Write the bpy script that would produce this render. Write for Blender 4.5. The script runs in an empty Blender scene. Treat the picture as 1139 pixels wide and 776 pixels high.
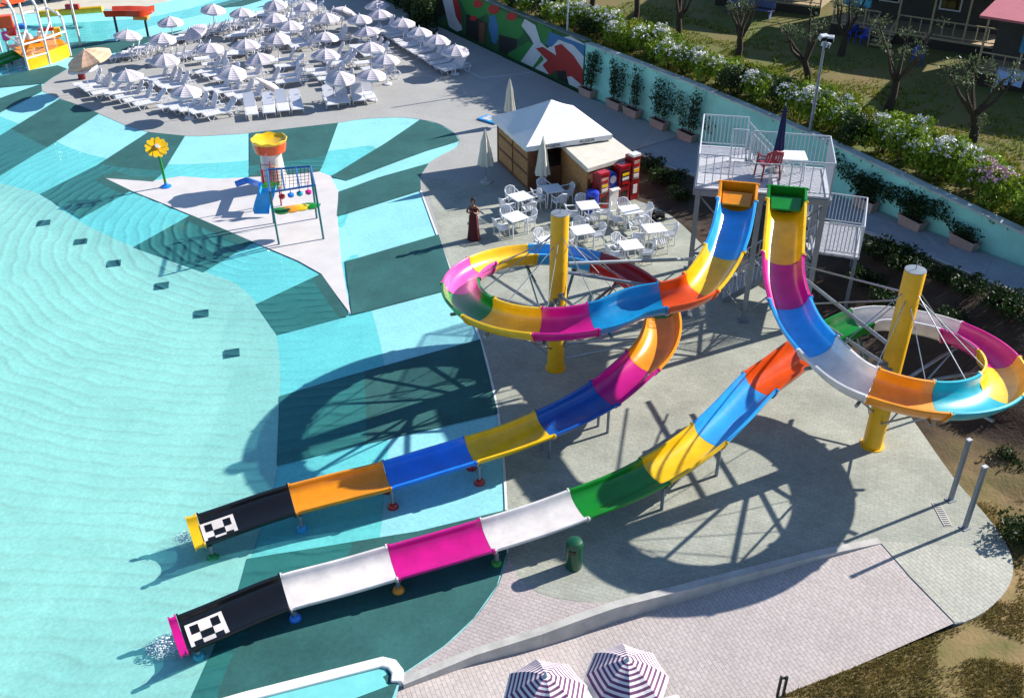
import bpy, bmesh, math, random
from mathutils import Vector, Matrix, noise
random.seed(7)
R=math.radians
scn=bpy.context.scene
COL=scn.collection
# ---------------------------------------------------------------- camera survey (photo pixel -> ground point)
F=1101.; PITCH=R(32.7); H=17.5; CX,CY=569.5,388.
def ray(u,v):
    x=(u-CX)/F; y=-(v-CY)/F
    return (x, math.cos(PITCH)+y*math.sin(PITCH), -math.sin(PITCH)+y*math.cos(PITCH))
def at(u,v,z=0.):
    d=ray(u,v); t=(z-H)/d[2]
    return Vector((t*d[0],t*d[1],z))
def proj(p):
    q=Vector(p)-Vector((0,0,H)); zc=q.y*math.cos(PITCH)-q.z*math.sin(PITCH); yc=q.y*math.sin(PITCH)+q.z*math.cos(PITCH)
    return CX+F*q.x/zc, CY-F*yc/zc
# ---------------------------------------------------------------- helpers
def tag(o,label=None,cat=None,group=None,kind=None):
    if label: o['label']=label
    if cat: o['category']=cat
    if group: o['group']=group
    if kind: o['kind']=kind
    return o
def thing(name,label,cat,loc=(0,0,0),rz=0.,group=None):
    o=bpy.data.objects.new(name,None); COL.objects.link(o)
    o.location=loc; o.rotation_euler=(0,0,rz); o.empty_display_size=.2
    return tag(o,label,cat,group)
def kids(o): return [c for c in bpy.data.objects if c.parent==o]
KID={}
def copy_tree(o,parent=None):
    c=o.copy(); COL.objects.link(c)
    if parent: c.parent=parent
    for ch in KID.get(o.name,[]):
        k=copy_tree(ch,c); KID.setdefault(c.name,[]).append(k)
    return c
def dup(o,loc,rz=0.,label=None,group=None,s=None):
    c=copy_tree(o); c.location=loc; c.rotation_euler=(0,0,rz)
    if s: c.scale=(s,s,s)
    if label: c['label']=label
    if group: c['group']=group
    return c
ORD=['first','second','third','fourth','fifth','sixth','seventh','eighth','ninth','tenth','eleventh','twelfth','thirteenth','fourteenth','fifteenth','sixteenth','seventeenth','eighteenth','nineteenth','twentieth','twenty-first','twenty-second','twenty-third','twenty-fourth','twenty-fifth','twenty-sixth']
class MB:
    def __init__(s): s.v=[]; s.f=[]; s.m=[]
    def add(s,vs,fs,mi=0):
        b=len(s.v); s.v+= [tuple(p) for p in vs]; s.f+= [tuple(i+b for i in f) for f in fs]; s.m+=[mi]*len(fs); return s
    def box(s,c,d,rz=0.,mi=0,rx=0.,ry=0.):
        M=Matrix.Translation(c)@Matrix.Rotation(rz,4,'Z')@Matrix.Rotation(ry,4,'Y')@Matrix.Rotation(rx,4,'X')
        a,b,e=d[0]/2,d[1]/2,d[2]/2
        vs=[M@Vector((x,y,z)) for x in(-a,a) for y in(-b,b) for z in(-e,e)]
        return s.add(vs,[(0,1,3,2),(4,6,7,5),(0,4,5,1),(2,3,7,6),(0,2,6,4),(1,5,7,3)],mi)
    def bar(s,p,q,w,h=None,mi=0):
        p,q=Vector(p),Vector(q); d=q-p; h=h or w
        if d.length<1e-6: return s
        z=d.normalized(); x=z.cross(Vector((0,0,1)))
        if x.length<1e-4: x=Vector((1,0,0))
        x.normalize(); y=x.cross(z)
        vs=[]
        for e in(p,q):
            for a,b in((-1,-1),(1,-1),(1,1),(-1,1)): vs.append(e+x*a*w/2+y*b*h/2)
        return s.add(vs,[(3,2,1,0),(4,5,6,7),(0,1,5,4),(1,2,6,5),(2,3,7,6),(3,0,4,7)],mi)
    def tube(s,pts,r,n=8,mi=0,r2=None,cap=True):
        pts=[Vector(p) for p in pts]; N=len(pts); rr=r if isinstance(r,(list,tuple)) else [r+(((r2 if r2 is not None else r)-r)*i/max(1,N-1)) for i in range(N)]
        vs=[];fs=[]; up=None
        for i,p in enumerate(pts):
            t=(pts[min(i+1,N-1)]-pts[max(i-1,0)]).normalized()
            if up is None:
                up=Vector((0,0,1)) if abs(t.z)<.9 else Vector((1,0,0))
            x=t.cross(up)
            if x.length<1e-3: x=t.cross(Vector((0,1,0)))
            x.normalize(); y=x.cross(t); up=y
            for k in range(n):
                a=2*math.pi*k/n; vs.append(p+(x*math.cos(a)+y*math.sin(a))*rr[i])
        for i in range(N-1):
            for k in range(n):
                k2=(k+1)%n; fs.append((i*n+k,i*n+k2,(i+1)*n+k2,(i+1)*n+k))
        if cap: fs+= [tuple(range(n-1,-1,-1)),tuple((N-1)*n+k for k in range(n))]
        return s.add(vs,fs,mi)
    def lathe(s,prof,c=(0,0,0),n=16,mi=0,sx=1.,sy=1.,rz=0.,wob=None):
        vs=[];fs=[];N=len(prof)
        for r,z in prof:
            for k in range(n):
                a=2*math.pi*k/n+rz; q=wob(k) if wob else 1.
                vs.append((c[0]+r*q*sx*math.cos(a),c[1]+r*q*sy*math.sin(a),c[2]+z))
        for i in range(N-1):
            for k in range(n):
                k2=(k+1)%n; fs.append((i*n+k,i*n+k2,(i+1)*n+k2,(i+1)*n+k))
        if prof[0][0]>1e-4: fs.append(tuple(range(n-1,-1,-1)))
        if prof[-1][0]>1e-4: fs.append(tuple((N-1)*n+k for k in range(n)))
        return s.add(vs,fs,mi)
    def prism(s,poly,z0,z1,mi=0):
        n=len(poly); vs=[(p[0],p[1],z0) for p in poly]+[(p[0],p[1],z1) for p in poly]
        fs=[(i,(i+1)%n,(i+1)%n+n,i+n) for i in range(n)]+[tuple(range(n-1,-1,-1)),tuple(range(n,2*n))]
        return s.add(vs,fs,mi)
    def quad(s,a,b,c,d,mi=0): return s.add([a,b,c,d],[(0,1,2,3)],mi)
    def build(s,name,mats,parent=None,smooth=False,bevel=0.,world=True):
        me=bpy.data.meshes.new(name)
        off=Vector((0,0,0))
        if parent is not None and world:
            p=parent
            while p: off+=p.location; p=p.parent
        me.from_pydata([tuple(Vector(p)-off) for p in s.v],[],s.f)
        if not isinstance(mats,(list,tuple)): mats=[mats]
        for m in mats: me.materials.append(m)
        me.polygons.foreach_set('material_index',s.m)
        bm=bmesh.new(); bm.from_mesh(me); bmesh.ops.remove_doubles(bm,verts=bm.verts,dist=1e-5)
        bmesh.ops.recalc_face_normals(bm,faces=bm.faces)
        if smooth:
            for f in bm.faces: f.smooth=True
            for e in bm.edges:
                if len(e.link_faces)==2 and e.calc_face_angle(0)>R(42): e.smooth=False
        bm.to_mesh(me); bm.free()
        o=bpy.data.objects.new(name,me); COL.objects.link(o)
        if parent is not None: o.parent=parent; KID.setdefault(parent.name,[]).append(o)
        if bevel:
            md=o.modifiers.new('bevel','BEVEL'); md.width=bevel; md.segments=2; md.limit_method='ANGLE'
        return o
    def single(s,name,mats,label,cat,group=None,base=None,**k):
        """a thing that is one mesh; origin moved to its base"""
        o=s.build(name,mats,None,**k)
        b=Vector(base) if base is not None else Vector((sum(p[0] for p in s.v)/len(s.v),sum(p[1] for p in s.v)/len(s.v),min(p[2] for p in s.v)))
        o.data.transform(Matrix.Translation(-b)); o.location=b
        return tag(o,label,cat,group)
def cr(pts,per=6,closed=False):
    """Catmull-Rom through tuples of any length"""
    out=[];n=len(pts)
    rng=range(n if closed else n-1)
    for i in rng:
        p=[pts[(i+k)%n] if closed else pts[min(max(i+k,0),n-1)] for k in(-1,0,1,2)]
        for j in range(per):
            t=j/per; out.append(tuple(.5*((2*b)+(c-a)*t+(2*a-5*b+4*c-d)*t*t+(3*b-a-3*c+d)*t**3) for a,b,c,d in zip(*p)))
    if not closed: out.append(tuple(pts[-1]))
    return out
# ---------------------------------------------------------------- materials
def lin(c):
    c/=255.; return c/12.92 if c<=.04045 else ((c+.055)/1.055)**2.4
def hexc(h): return tuple(lin(int(h[i:i+2],16)) for i in(0,2,4))+(1.,)
MATS={}
def mat(name,col,rough=.6,metal=0.,var=0.,scale=3.,bump=0.,bscale=40.,coat=0.,col2=None,spec=.5,det=4.,trans=0.):
    if name in MATS: return MATS[name]
    m=bpy.data.materials.new(name); m.use_nodes=True; nt=m.node_tree; b=nt.nodes['Principled BSDF']
    c=hexc(col) if isinstance(col,str) else tuple(col)+(1.,)
    b.inputs['Base Color'].default_value=c; b.inputs['Roughness'].default_value=rough; b.inputs['Metallic'].default_value=metal
    b.inputs['Specular IOR Level'].default_value=spec
    if coat: b.inputs['Coat Weight'].default_value=coat; b.inputs['Coat Roughness'].default_value=.08
    tc=nt.nodes.new('ShaderNodeTexCoord')
    if var or col2:
        n=nt.nodes.new('ShaderNodeTexNoise'); n.inputs['Scale'].default_value=scale; n.inputs['Detail'].default_value=det; n.inputs['Roughness'].default_value=.62
        nt.links.new(tc.outputs['Object'],n.inputs['Vector'])
        r=nt.nodes.new('ShaderNodeValToRGB'); r.color_ramp.elements[0].position=.3; r.color_ramp.elements[1].position=.7
        c2=hexc(col2) if col2 else tuple(min(1,x*(1+var)) for x in c[:3])+(1.,)
        c1=c if col2 else tuple(x*(1-var) for x in c[:3])+(1.,)
        r.color_ramp.elements[0].color=c1; r.color_ramp.elements[1].color=c2
        nt.links.new(n.outputs['Fac'],r.inputs['Fac']); nt.links.new(r.outputs['Color'],b.inputs['Base Color'])
    if bump:
        n2=nt.nodes.new('ShaderNodeTexNoise'); n2.inputs['Scale'].default_value=bscale; n2.inputs['Detail'].default_value=5.
        nt.links.new(tc.outputs['Object'],n2.inputs['Vector'])
        bp=nt.nodes.new('ShaderNodeBump'); bp.inputs['Strength'].default_value=bump; bp.inputs['Distance'].default_value=.02
        nt.links.new(n2.outputs['Fac'],bp.inputs['Height']); nt.links.new(bp.outputs['Normal'],b.inputs['Normal'])
    if trans:
        b.inputs['Subsurface Weight'].default_value=0
    MATS[name]=m; return m
def plastic(name,col): return mat(name,col,rough=.3,var=.16,scale=2.3,coat=.25,bump=.05,bscale=11.,det=9.)
def leafmat(name,c1,c2):
    m=mat(name,c1,rough=.55,col2=c2,scale=2.6,spec=.3)
    nt=m.node_tree; b=nt.nodes['Principled BSDF']; out=[n for n in nt.nodes if n.type=='OUTPUT_MATERIAL'][0]
    tr=nt.nodes.new('ShaderNodeBsdfTranslucent'); mx=nt.nodes.new('ShaderNodeMixShader'); mx.inputs[0].default_value=.3
    rr=[n for n in nt.nodes if n.type=='VALTORGB'][0]; nt.links.new(rr.outputs['Color'],tr.inputs['Color'])
    nt.links.new(b.outputs[0],mx.inputs[1]); nt.links.new(tr.outputs[0],mx.inputs[2]); nt.links.new(mx.outputs[0],out.inputs['Surface'])
    return m
def paving(name,c1,c2,mortar,sx=.24,sy=.12,ang=0.,big=.25,bump=.25,stain=None,mort=.012):
    m=bpy.data.materials.new(name); m.use_nodes=True; nt=m.node_tree; L=nt.links.new; b=nt.nodes['Principled BSDF']; b.inputs['Roughness'].default_value=.8; b.inputs['Specular IOR Level'].default_value=.25
    tc=nt.nodes.new('ShaderNodeTexCoord'); mp=nt.nodes.new('ShaderNodeMapping'); mp.inputs['Rotation'].default_value[2]=ang; L(tc.outputs['Object'],mp.inputs['Vector'])
    br=nt.nodes.new('ShaderNodeTexBrick'); br.inputs['Scale'].default_value=1.; br.inputs['Brick Width'].default_value=sx; br.inputs['Row Height'].default_value=sy; br.inputs['Mortar Size'].default_value=mort; br.inputs['Mortar Smooth'].default_value=.3
    br.inputs['Color1'].default_value=hexc(c1); br.inputs['Color2'].default_value=hexc(c2); br.inputs['Mortar'].default_value=hexc(mortar); L(mp.outputs[0],br.inputs['Vector'])
    n=nt.nodes.new('ShaderNodeTexNoise'); n.inputs['Scale'].default_value=.55; n.inputs['Detail'].default_value=8.; n.inputs['Roughness'].default_value=.7; L(tc.outputs['Object'],n.inputs['Vector'])
    r=nt.nodes.new('ShaderNodeMapRange'); r.inputs[1].default_value=.25; r.inputs[2].default_value=.75; r.inputs[3].default_value=1-big; r.inputs[4].default_value=1+big; L(n.outputs['Fac'],r.inputs[0])
    n3=nt.nodes.new('ShaderNodeTexNoise'); n3.inputs['Scale'].default_value=9.; n3.inputs['Detail'].default_value=8.; n3.inputs['Roughness'].default_value=.8; L(tc.outputs['Object'],n3.inputs['Vector'])
    r3=nt.nodes.new('ShaderNodeMapRange'); r3.inputs[1].default_value=.2; r3.inputs[2].default_value=.8; r3.inputs[3].default_value=.72; r3.inputs[4].default_value=1.28; L(n3.outputs['Fac'],r3.inputs[0])
    mu=nt.nodes.new('ShaderNodeMath'); mu.operation='MULTIPLY'; L(r.outputs[0],mu.inputs[0]); L(r3.outputs[0],mu.inputs[1])
    mx=nt.nodes.new('ShaderNodeVectorMath'); mx.operation='SCALE'; L(br.outputs['Color'],mx.inputs[0]); L(mu.outputs[0],mx.inputs['Scale']); L(mx.outputs[0],b.inputs['Base Color'])
    ad=nt.nodes.new('ShaderNodeMath'); ad.operation='SUBTRACT'; L(n3.outputs['Fac'],ad.inputs[0]); L(br.outputs['Fac'],ad.inputs[1])
    bp=nt.nodes.new('ShaderNodeBump'); bp.inputs['Strength'].default_value=bump; bp.inputs['Distance'].default_value=.012; L(ad.outputs[0],bp.inputs['Height']); L(bp.outputs[0],b.inputs['Normal'])
    MATS[name]=m; return m
def poolpaint(name,c,dark=False):
    """painted concrete floor with tile-like panel joints and blotches"""
    return paving(name,c,c,c,sx=2.4,sy=1.2,ang=.5,big=.12 if not dark else .3,bump=.12)
def watermat():
    m=bpy.data.materials.new('pool_water'); m.use_nodes=True; nt=m.node_tree; L=nt.links.new; nt.nodes.remove(nt.nodes['Principled BSDF']); out=[n for n in nt.nodes if n.type=='OUTPUT_MATERIAL'][0]
    tc=nt.nodes.new('ShaderNodeTexCoord')
    c=at(330,235)
    mp=nt.nodes.new('ShaderNodeMapping'); mp.inputs['Location'].default_value=(-c.x,-c.y,0); L(tc.outputs['Object'],mp.inputs['Vector'])
    dn=nt.nodes.new('ShaderNodeTexNoise'); dn.inputs['Scale'].default_value=.22; dn.inputs['Detail'].default_value=2.; L(tc.outputs['Object'],dn.inputs['Vector'])
    w=nt.nodes.new('ShaderNodeTexWave'); w.wave_type='RINGS'; w.rings_direction='SPHERICAL'; w.inputs['Scale'].default_value=.62; w.inputs['Distortion'].default_value=7.; w.inputs['Detail'].default_value=2.; w.inputs['Detail Scale'].default_value=.5; w.inputs['Detail Roughness'].default_value=.62
    sc=nt.nodes.new('ShaderNodeMapping'); sc.inputs['Scale'].default_value=(1.,1.,0); L(mp.outputs[0],sc.inputs['Vector']); L(sc.outputs[0],w.inputs['Vector'])
    n2=nt.nodes.new('ShaderNodeTexNoise'); n2.inputs['Scale'].default_value=2.6; n2.inputs['Detail'].default_value=3.; n2.inputs['Distortion'].default_value=1.2; L(tc.outputs['Object'],n2.inputs['Vector'])
    a=nt.nodes.new('ShaderNodeMath'); a.operation='MULTIPLY_ADD'; L(n2.outputs['Fac'],a.inputs[0]); a.inputs[1].default_value=.22; pw=nt.nodes.new('ShaderNodeMath'); pw.operation='POWER'; pw.inputs[1].default_value=3.; L(w.outputs['Fac'],pw.inputs[0]); L(pw.outputs[0],a.inputs[2])
    bp=nt.nodes.new('ShaderNodeBump'); bp.inputs['Strength'].default_value=.75; bp.inputs['Distance'].default_value=.11; L(a.outputs[0],bp.inputs['Height'])
    tr=nt.nodes.new('ShaderNodeBsdfTransparent'); tr.inputs['Color'].default_value=WATER_TINT
    df=nt.nodes.new('ShaderNodeBsdfDiffuse'); df.inputs['Color'].default_value=WATER_MILK; L(bp.outputs[0],df.inputs['Normal'])
    gl=nt.nodes.new('ShaderNodeBsdfGlossy'); gl.inputs['Roughness'].default_value=.04; bp2=nt.nodes.new('ShaderNodeBump'); bp2.inputs['Strength'].default_value=.16; bp2.inputs['Distance'].default_value=.07; L(a.outputs[0],bp2.inputs['Height']); L(bp2.outputs[0],gl.inputs['Normal'])
    fr=nt.nodes.new('ShaderNodeFresnel'); fr.inputs['IOR'].default_value=1.33; L(bp2.outputs[0],fr.inputs['Normal'])
    ge=nt.nodes.new('ShaderNodeNewGeometry'); io=nt.nodes.new('ShaderNodeMapRange'); io.inputs[3].default_value=1.24; io.inputs[4].default_value=1/1.24; L(ge.outputs['Backfacing'],io.inputs[0]); L(io.outputs[0],fr.inputs['IOR'])
    m1=nt.nodes.new('ShaderNodeMixShader'); m1.inputs[0].default_value=WATER_MILKF; L(tr.outputs[0],m1.inputs[1]); L(df.outputs[0],m1.inputs[2])
    m2=nt.nodes.new('ShaderNodeMixShader'); L(fr.outputs[0],m2.inputs[0]); L(m1.outputs[0],m2.inputs[1]); L(gl.outputs[0],m2.inputs[2]); L(m2.outputs[0],out.inputs['Surface'])
    return m
WATER_TINT=(.73,.962,.94,1.); WATER_MILK=(.16,.78,.78,1.); WATER_MILKF=.085
# ---------------------------------------------------------------- camera, sun, sky
SUN_EL,SUN_AZ=29.5,26.   # azimuth: direction towards the sun, degrees from +X towards +Y
cam=bpy.data.cameras.new('camera'); co=bpy.data.objects.new('camera',cam); COL.objects.link(co)
co.location=(0,0,H); co.rotation_euler=(math.pi/2-PITCH,0,0)
cam.sensor_width=36.; cam.lens=36.*F/1139.; cam.clip_end=3000.; cam.clip_start=.1
scn.camera=co
sd=bpy.data.lights.new('sun','SUN'); sd.energy=5.; sd.angle=R(.55); sd.color=(1.,.95,.87)
so=bpy.data.objects.new('sun',sd); COL.objects.link(so)
dv=Vector((math.cos(R(SUN_AZ))*math.cos(R(SUN_EL)),math.sin(R(SUN_AZ))*math.cos(R(SUN_EL)),math.sin(R(SUN_EL))))
so.rotation_euler=dv.to_track_quat('Z','Y').to_euler(); so.location=(30,20,40)
wd=bpy.data.worlds.new('World'); scn.world=wd; wd.use_nodes=True
nt=wd.node_tree; bg=nt.nodes['Background']; sk=nt.nodes.new('ShaderNodeTexSky'); sk.sky_type='NISHITA'; sk.sun_disc=False
sk.sun_elevation=R(SUN_EL); sk.sun_rotation=R(90-SUN_AZ); sk.air_density=1.; sk.dust_density=.3; sk.ozone_density=4.5
nt.links.new(sk.outputs[0],bg.inputs[0]); bg.inputs[1].default_value=.092
scn.view_settings.view_transform='Standard'; scn.view_settings.look='None'; scn.view_settings.gamma=1.; scn.view_settings.exposure=1.0; scn.view_settings.use_curve_mapping=False
# ================================================================ SETTING: ground, pool, decks
def segdist(p,a,b):
    dx,dy=b[0]-a[0],b[1]-a[1]; l=dx*dx+dy*dy
    t=0 if l==0 else max(0,min(1,((p[0]-a[0])*dx+(p[1]-a[1])*dy)/l))
    return math.hypot(p[0]-a[0]-t*dx,p[1]-a[1]-t*dy)
def inside(p,poly):
    c=False; n=len(poly); j=n-1
    for i in range(n):
        a,b=poly[i],poly[j]
        if (a[1]>p[1])!=(b[1]>p[1]) and p[0]<(b[0]-a[0])*(p[1]-a[1])/(b[1]-a[1])+a[0]: c=not c
        j=i
    return c
def polydist(p,pl,closed=False):
    n=len(pl); return min(segdist(p,pl[i],pl[(i+1)%n]) for i in range(n if closed else n-1))
def PX(l,z=0.): return [tuple(at(u,v,z)[:2]) for u,v in l]
from mathutils.geometry import tessellate_polygon
def fill(bm,vs):
    for t in tessellate_polygon([[Vector((v.co.x,v.co.y,0)) for v in vs]]):
        try: bm.faces.new([vs[i] for i in t])
        except ValueError: pass
def sheet(name,poly,zf,m,step=0.,off=0.,kind='structure',parent=None):
    """flat or draped sheet over a plan polygon"""
    bm=bmesh.new(); vs=[bm.verts.new((p[0],p[1],0)) for p in poly]; fill(bm,vs)
    if step:
        for ax in(0,1):
            lo=min(p[ax] for p in poly); hi=max(p[ax] for p in poly); k=math.ceil(lo/step)
            while k*step<hi:
                no=(1,0,0) if ax==0 else (0,1,0); c=(k*step,0,0) if ax==0 else (0,k*step,0)
                bmesh.ops.bisect_plane(bm,geom=bm.verts[:]+bm.edges[:]+bm.faces[:],plane_co=c,plane_no=no); k+=1
    for v in bm.verts: v.co.z=(zf(v.co.x,v.co.y) if callable(zf) else zf)+off
    bmesh.ops.recalc_face_normals(bm,faces=bm.faces)
    if sum(f.normal.z for f in bm.faces)<0: bmesh.ops.reverse_faces(bm,faces=bm.faces)
    me=bpy.data.meshes.new(name); bm.to_mesh(me); bm.free(); me.materials.append(m)
    o=bpy.data.objects.new(name,me); COL.objects.link(o)
    if kind: o['kind']=kind
    if parent: o.parent=parent; KID.setdefault(parent.name,[]).append(o)
    return o
# ---- materials
M_conc=paving('sunbathing_deck_concrete','9E9D9A','969592','858481',sx=4.,sy=4.,ang=.4,big=.10,bump=.12,mort=.006)
M_stamp=paving('stamped_plaza_concrete','989A8F','919388','87897E',sx=.22,sy=.11,ang=.35,big=.3,bump=.35,mort=.008)
M_pink=paving('pink_pavers','ADA3A1','A49A98','988E8B',sx=.2,sy=.1,ang=.42,big=.12,bump=.4)
M_pink2=paving('pink_pavers_lower','B4AAA7','ACA29F','A09590',sx=.2,sy=.1,ang=1.2,big=.12,bump=.4)
M_green=paving('green_tinted_pavers','A7A79C','A09F94','939286',sx=.22,sy=.11,ang=1.2,big=.2,bump=.4)
M_walk=paving('walkway_concrete','8A9096','82888E','767C82',sx=1.8,sy=1.8,ang=-1.02,big=.18,bump=.2,mort=.01)
M_kerb=mat('kerb_concrete','A8A5A0',rough=.8,var=.18,scale=2.5,bump=.2,bscale=30)
M_pale=poolpaint('pale_pool_paint','B6C5BF'); M_aqua=poolpaint('aqua_pool_paint','86C6CB'); M_dark=poolpaint('dark_teal_pool_paint','2C5A58',True)
M_isl=mat('white_beach_paint','C2BDBB',rough=.55,var=.07,scale=1.3,bump=.3,bscale=25)
M_far=mat('far_beige_paving','B9B2A2',rough=.85,var=.1,scale=1.,bump=.1)
# ---- outlines (photo survey)
DECK_POOL=[(352,-30),(330,0),(300,10),(250,24),(200,36),(165,48),(139,57),(108,66),(78,76),(60,86),(48,95),(47,101),(62,108),(90,118),(118,130),(150,143),(185,150),(220,151.5),(250,150),(278,148),(330,142),(376,136.7),(400,133),(440,130.5),(468,133),(489,138),(506,148.5),(511,157),(506,165),(490,173),(475,183),(467,196),(468,212),(485,258),(501,300),(534,377),(554,460),(562,540),(564,614),(553,652),(527,688),(496,717),(446,751)]
PB=PX(cr(DECK_POOL,3))
FARB=PX([(470,-80),(260,-22),(185,2),(150,9),(100,12),(40,15),(-100,22),(-300,40),(-700,160)])
ISL_PX=[(116,195),(170,198),(200,193),(240,196),(277,194),(318,192),(355,188),(368,193),(376,210),(375,237),(379,285),(385,320),(390,346),(372,322),(357,301),(332,287),(306,276),(281,266),(212,236),(178,222),(145,209)]
ISL=PX(ISL_PX)
WATER_Z=-.158
def floorz(x,y):
    d=polydist((x,y),PB); d2=polydist((x,y),FARB)
    dd=min(d,d2*1.3)
    z=-.012-.045*dd if dd<4.5 else -.2145-.075*(dd-4.5)
    di=0 if inside((x,y),ISL) else polydist((x,y),ISL,True)
    zi=-.15-.09*di
    return max(z,zi,-.5)
pool_poly=PB+PX([(440,776),(430,900),(250,1000),(-250,1000),(-700,700),(-900,300)])+FARB[::-1]
sheet('pool_floor',pool_poly,floorz,M_aqua,step=1.0)
# the deeper wave basin inside the step: paler paint
INNER=cr([(-260,120),(-120,158),(0,195),(42,207),(81,234),(147,265),(224,292),(262,307),(286,329),(302,350),(309,385),(310,431),(308,505),(290,570),(262,655),(240,720),(215,780),(190,880),(160,1000)],3)
inner_poly=PX(INNER)+PX([(-250,990),(-650,690),(-800,300)])
sheet('pool_floor_basin',inner_poly,floorz,M_pale,step=1.0,off=.016)
STR=[[(-60,100),(0,82),(64,72),(75,77),(58,87),(50,93),(0,95.5),(-60,112)],
 [(0,107.5),(46,93.5),(47,102),(0,122.4),(-60,140),(-60,126)],
 [(66,110.5),(92,119),(110.5,126.5),(55,158.5),(0,186),(-50,205),(-60,168),(0,146)],
 [(165,147.2),(206,151.4),(178,191),(170,199),(116,195),(145,209),(87,234),(42,207),(107,180)],
 [(146,265),(212,236),(281.5,266),(224.6,293.5)],
 [(277.5,148.3),(376.3,136.9),(355,188),(277,194)],
 [(467.5,133.2),(489,138.4),(506,149.2),(510.5,157),(476,166.5),(385,198),(367,193)],
 [(374.5,237),(376.8,210),(420,196),(477,182),(467.5,196),(468,212)],
 [(383.5,287),(488,261),(501,301.5),(509,320),(391,346)],
 [(283,328.5),(357,301),(388,347),(307,362.5)],
 [(309,430.5),(534,377.5),(554,460),(306,507.6)],
 [(273,612),(465,587.5),(563.5,567),(563.5,613.5),(552.5,652),(526.5,688),(495.5,717),(446,750),(436,776),(420,880),(170,900),(208,776),(261,659)],
 [(-60,60),(40,46),(84,43),(130,44),(168,40),(205,33),(165,47),(137,57),(105,62),(40,62),(-60,78)],
 [(236,3),(262,-4),(330,-18),(300,-4),(270,5),(250,6)],
 [(285,8),(330,-4),(345,-8),(318,4)]]
for i,s in enumerate(STR):
    sheet('pool_floor_stripe',PX(s),floorz,M_dark,step=1.0,off=.03)
sheet('pool_beach',PX(cr(ISL_PX,3,True)) if False else ISL,floorz,M_isl,step=1.0,off=.02)
sheet('pool_water',[tuple(Vector(p)) for p in pool_poly],WATER_Z,watermat())
# ground far below / around
M_soil=mat('dry_soil_and_turf','54402B',rough=1.,col2='4A4A20',scale=.9,bump=.9,bscale=9,det=9.)
sheet('ground',[(-600,-300),(600,-300),(600,900),(-600,900)],-1.3,mat('far_ground','5A5236',rough=1.,var=.3,scale=.05))
# decks: one slab, then thin surface sheets
WALLZ=2.6
WALL=[(-14.,82.3),(-8,72.6),(-2.1,63.1),(3.95,53.4),(8.65,46.4),(12.6,39.75),(16.2,32.7),(18.1,29.),(24.,17.5)]
emb_px=[(706,222),(740,236),(764,255),(800,290),(850,322),(905,352),(960,400),(1006,454),(1060,530),(1096,572),(1118,602),(1127,630),(1120,655),(1095,680),(1065,695)]
EMB=PX(cr(emb_px,3))
low_edge=[(865,773),(800,800),(640,872),(400,980)]
kerb_px=[(447,758),(526,726.5),(602,704),(637,692),(684,676),(760,656.5),(860,630),(903,618),(978,601)]
KERB=PX(kerb_px)
deck=PB+KERB+PX([(1062,693)])+EMB[::-1][1:]+PX([(700,190)])+[(5.6,44.6),(8.3,46.7)]+[(3.65,53.15),(-2.4,62.9),(-8.3,72.4),(-14.,82.)]
def slab(name,poly,z0,z1,m):
    mb=MB(); n=len(poly)
    bm=bmesh.new(); vs=[bm.verts.new((x,y,z1)) for x,y in poly]; fill(bm,vs)
    lo=[bm.verts.new((x,y,z0)) for x,y in poly]
    for i in range(n):
        j=(i+1)%n
        bm.faces.new((vs[i],vs[j],lo[j],lo[i]))
    bmesh.ops.recalc_face_normals(bm,faces=bm.faces)
    me=bpy.data.meshes.new(name); bm.to_mesh(me); bm.free(); me.materials.append(m); o=bpy.data.objects.new(name,me); COL.objects.link(o); o['kind']='structure'
    return o
slab('sunbathing_deck',deck,-1.2,0.,M_conc)
# stamped concrete of the slide plaza
pl=[(470,197),(490,258),(501,297),(535.5,377),(556,460),(564,540),(566,613),(575,640),(600,659),(640,668),(700,669),(757,655)]+[(860,627.5),(903,615.5),(976,599)]
plaza=PX(cr(pl[:12],2))+PX(pl[12:])+PX([(1012,640)])+EMB[::-1][10:]
sheet('slide_plaza',plaza,.004,M_stamp)
pk=[(566,616),(575,640),(600,659.5),(640,668.5),(695,669.7)]
pinkp=PX(cr(pk,4))+PX([(684,674),(637,690),(602,702),(526,724.5),(449,755.5),(496,718.5),(527,689.5),(554,653)])
sheet('paver_terrace',pinkp,.006,M_pink)
greenp=PX([(978,601.5),(1012,640.5),(1062,692)])+EMB[::-1][1:12]
sheet('paved_apron',greenp,.008,M_green)
# lower paving on the camera side of the kerb wall: meets the plaza at the right, 0.5 m lower at the left
LA,LB=Vector(at(447,758)),Vector(at(978,601))
ldir=(LB-LA).normalized(); llen=(LB-LA).length
def lowz(x,y):
    t=(Vector((x,y,0))-LA).dot(ldir)/llen
    return -.38*max(0.,min(1.,(1-t)*1.5))*min(1.,max(.3,.3+t*2.2)) if t<1 else 0.
lowpoly=KERB+PX([(1062,692)])+[at(u,v,-.05)[:2] for u,v in((865,773),)]+PX([(800,802),(640,875),(380,1000),(300,900),(385,790)])
sheet('lower_paving',lowpoly,lowz,M_pink2,step=1.5,off=-.004)
ed=MB(); q=[Vector((x,y,.006)) for x,y in PX(cr([(468,212),(485,258),(501,300),(534,377),(554,460),(562,540),(564,614)],4))]
for a,b in zip(q,q[1:]): ed.bar(a,b,.07,.012)
o=ed.build('pool_edging',mat('pale_edging','C9CFCC',rough=.6,var=.1)); o['kind']='structure'
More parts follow.
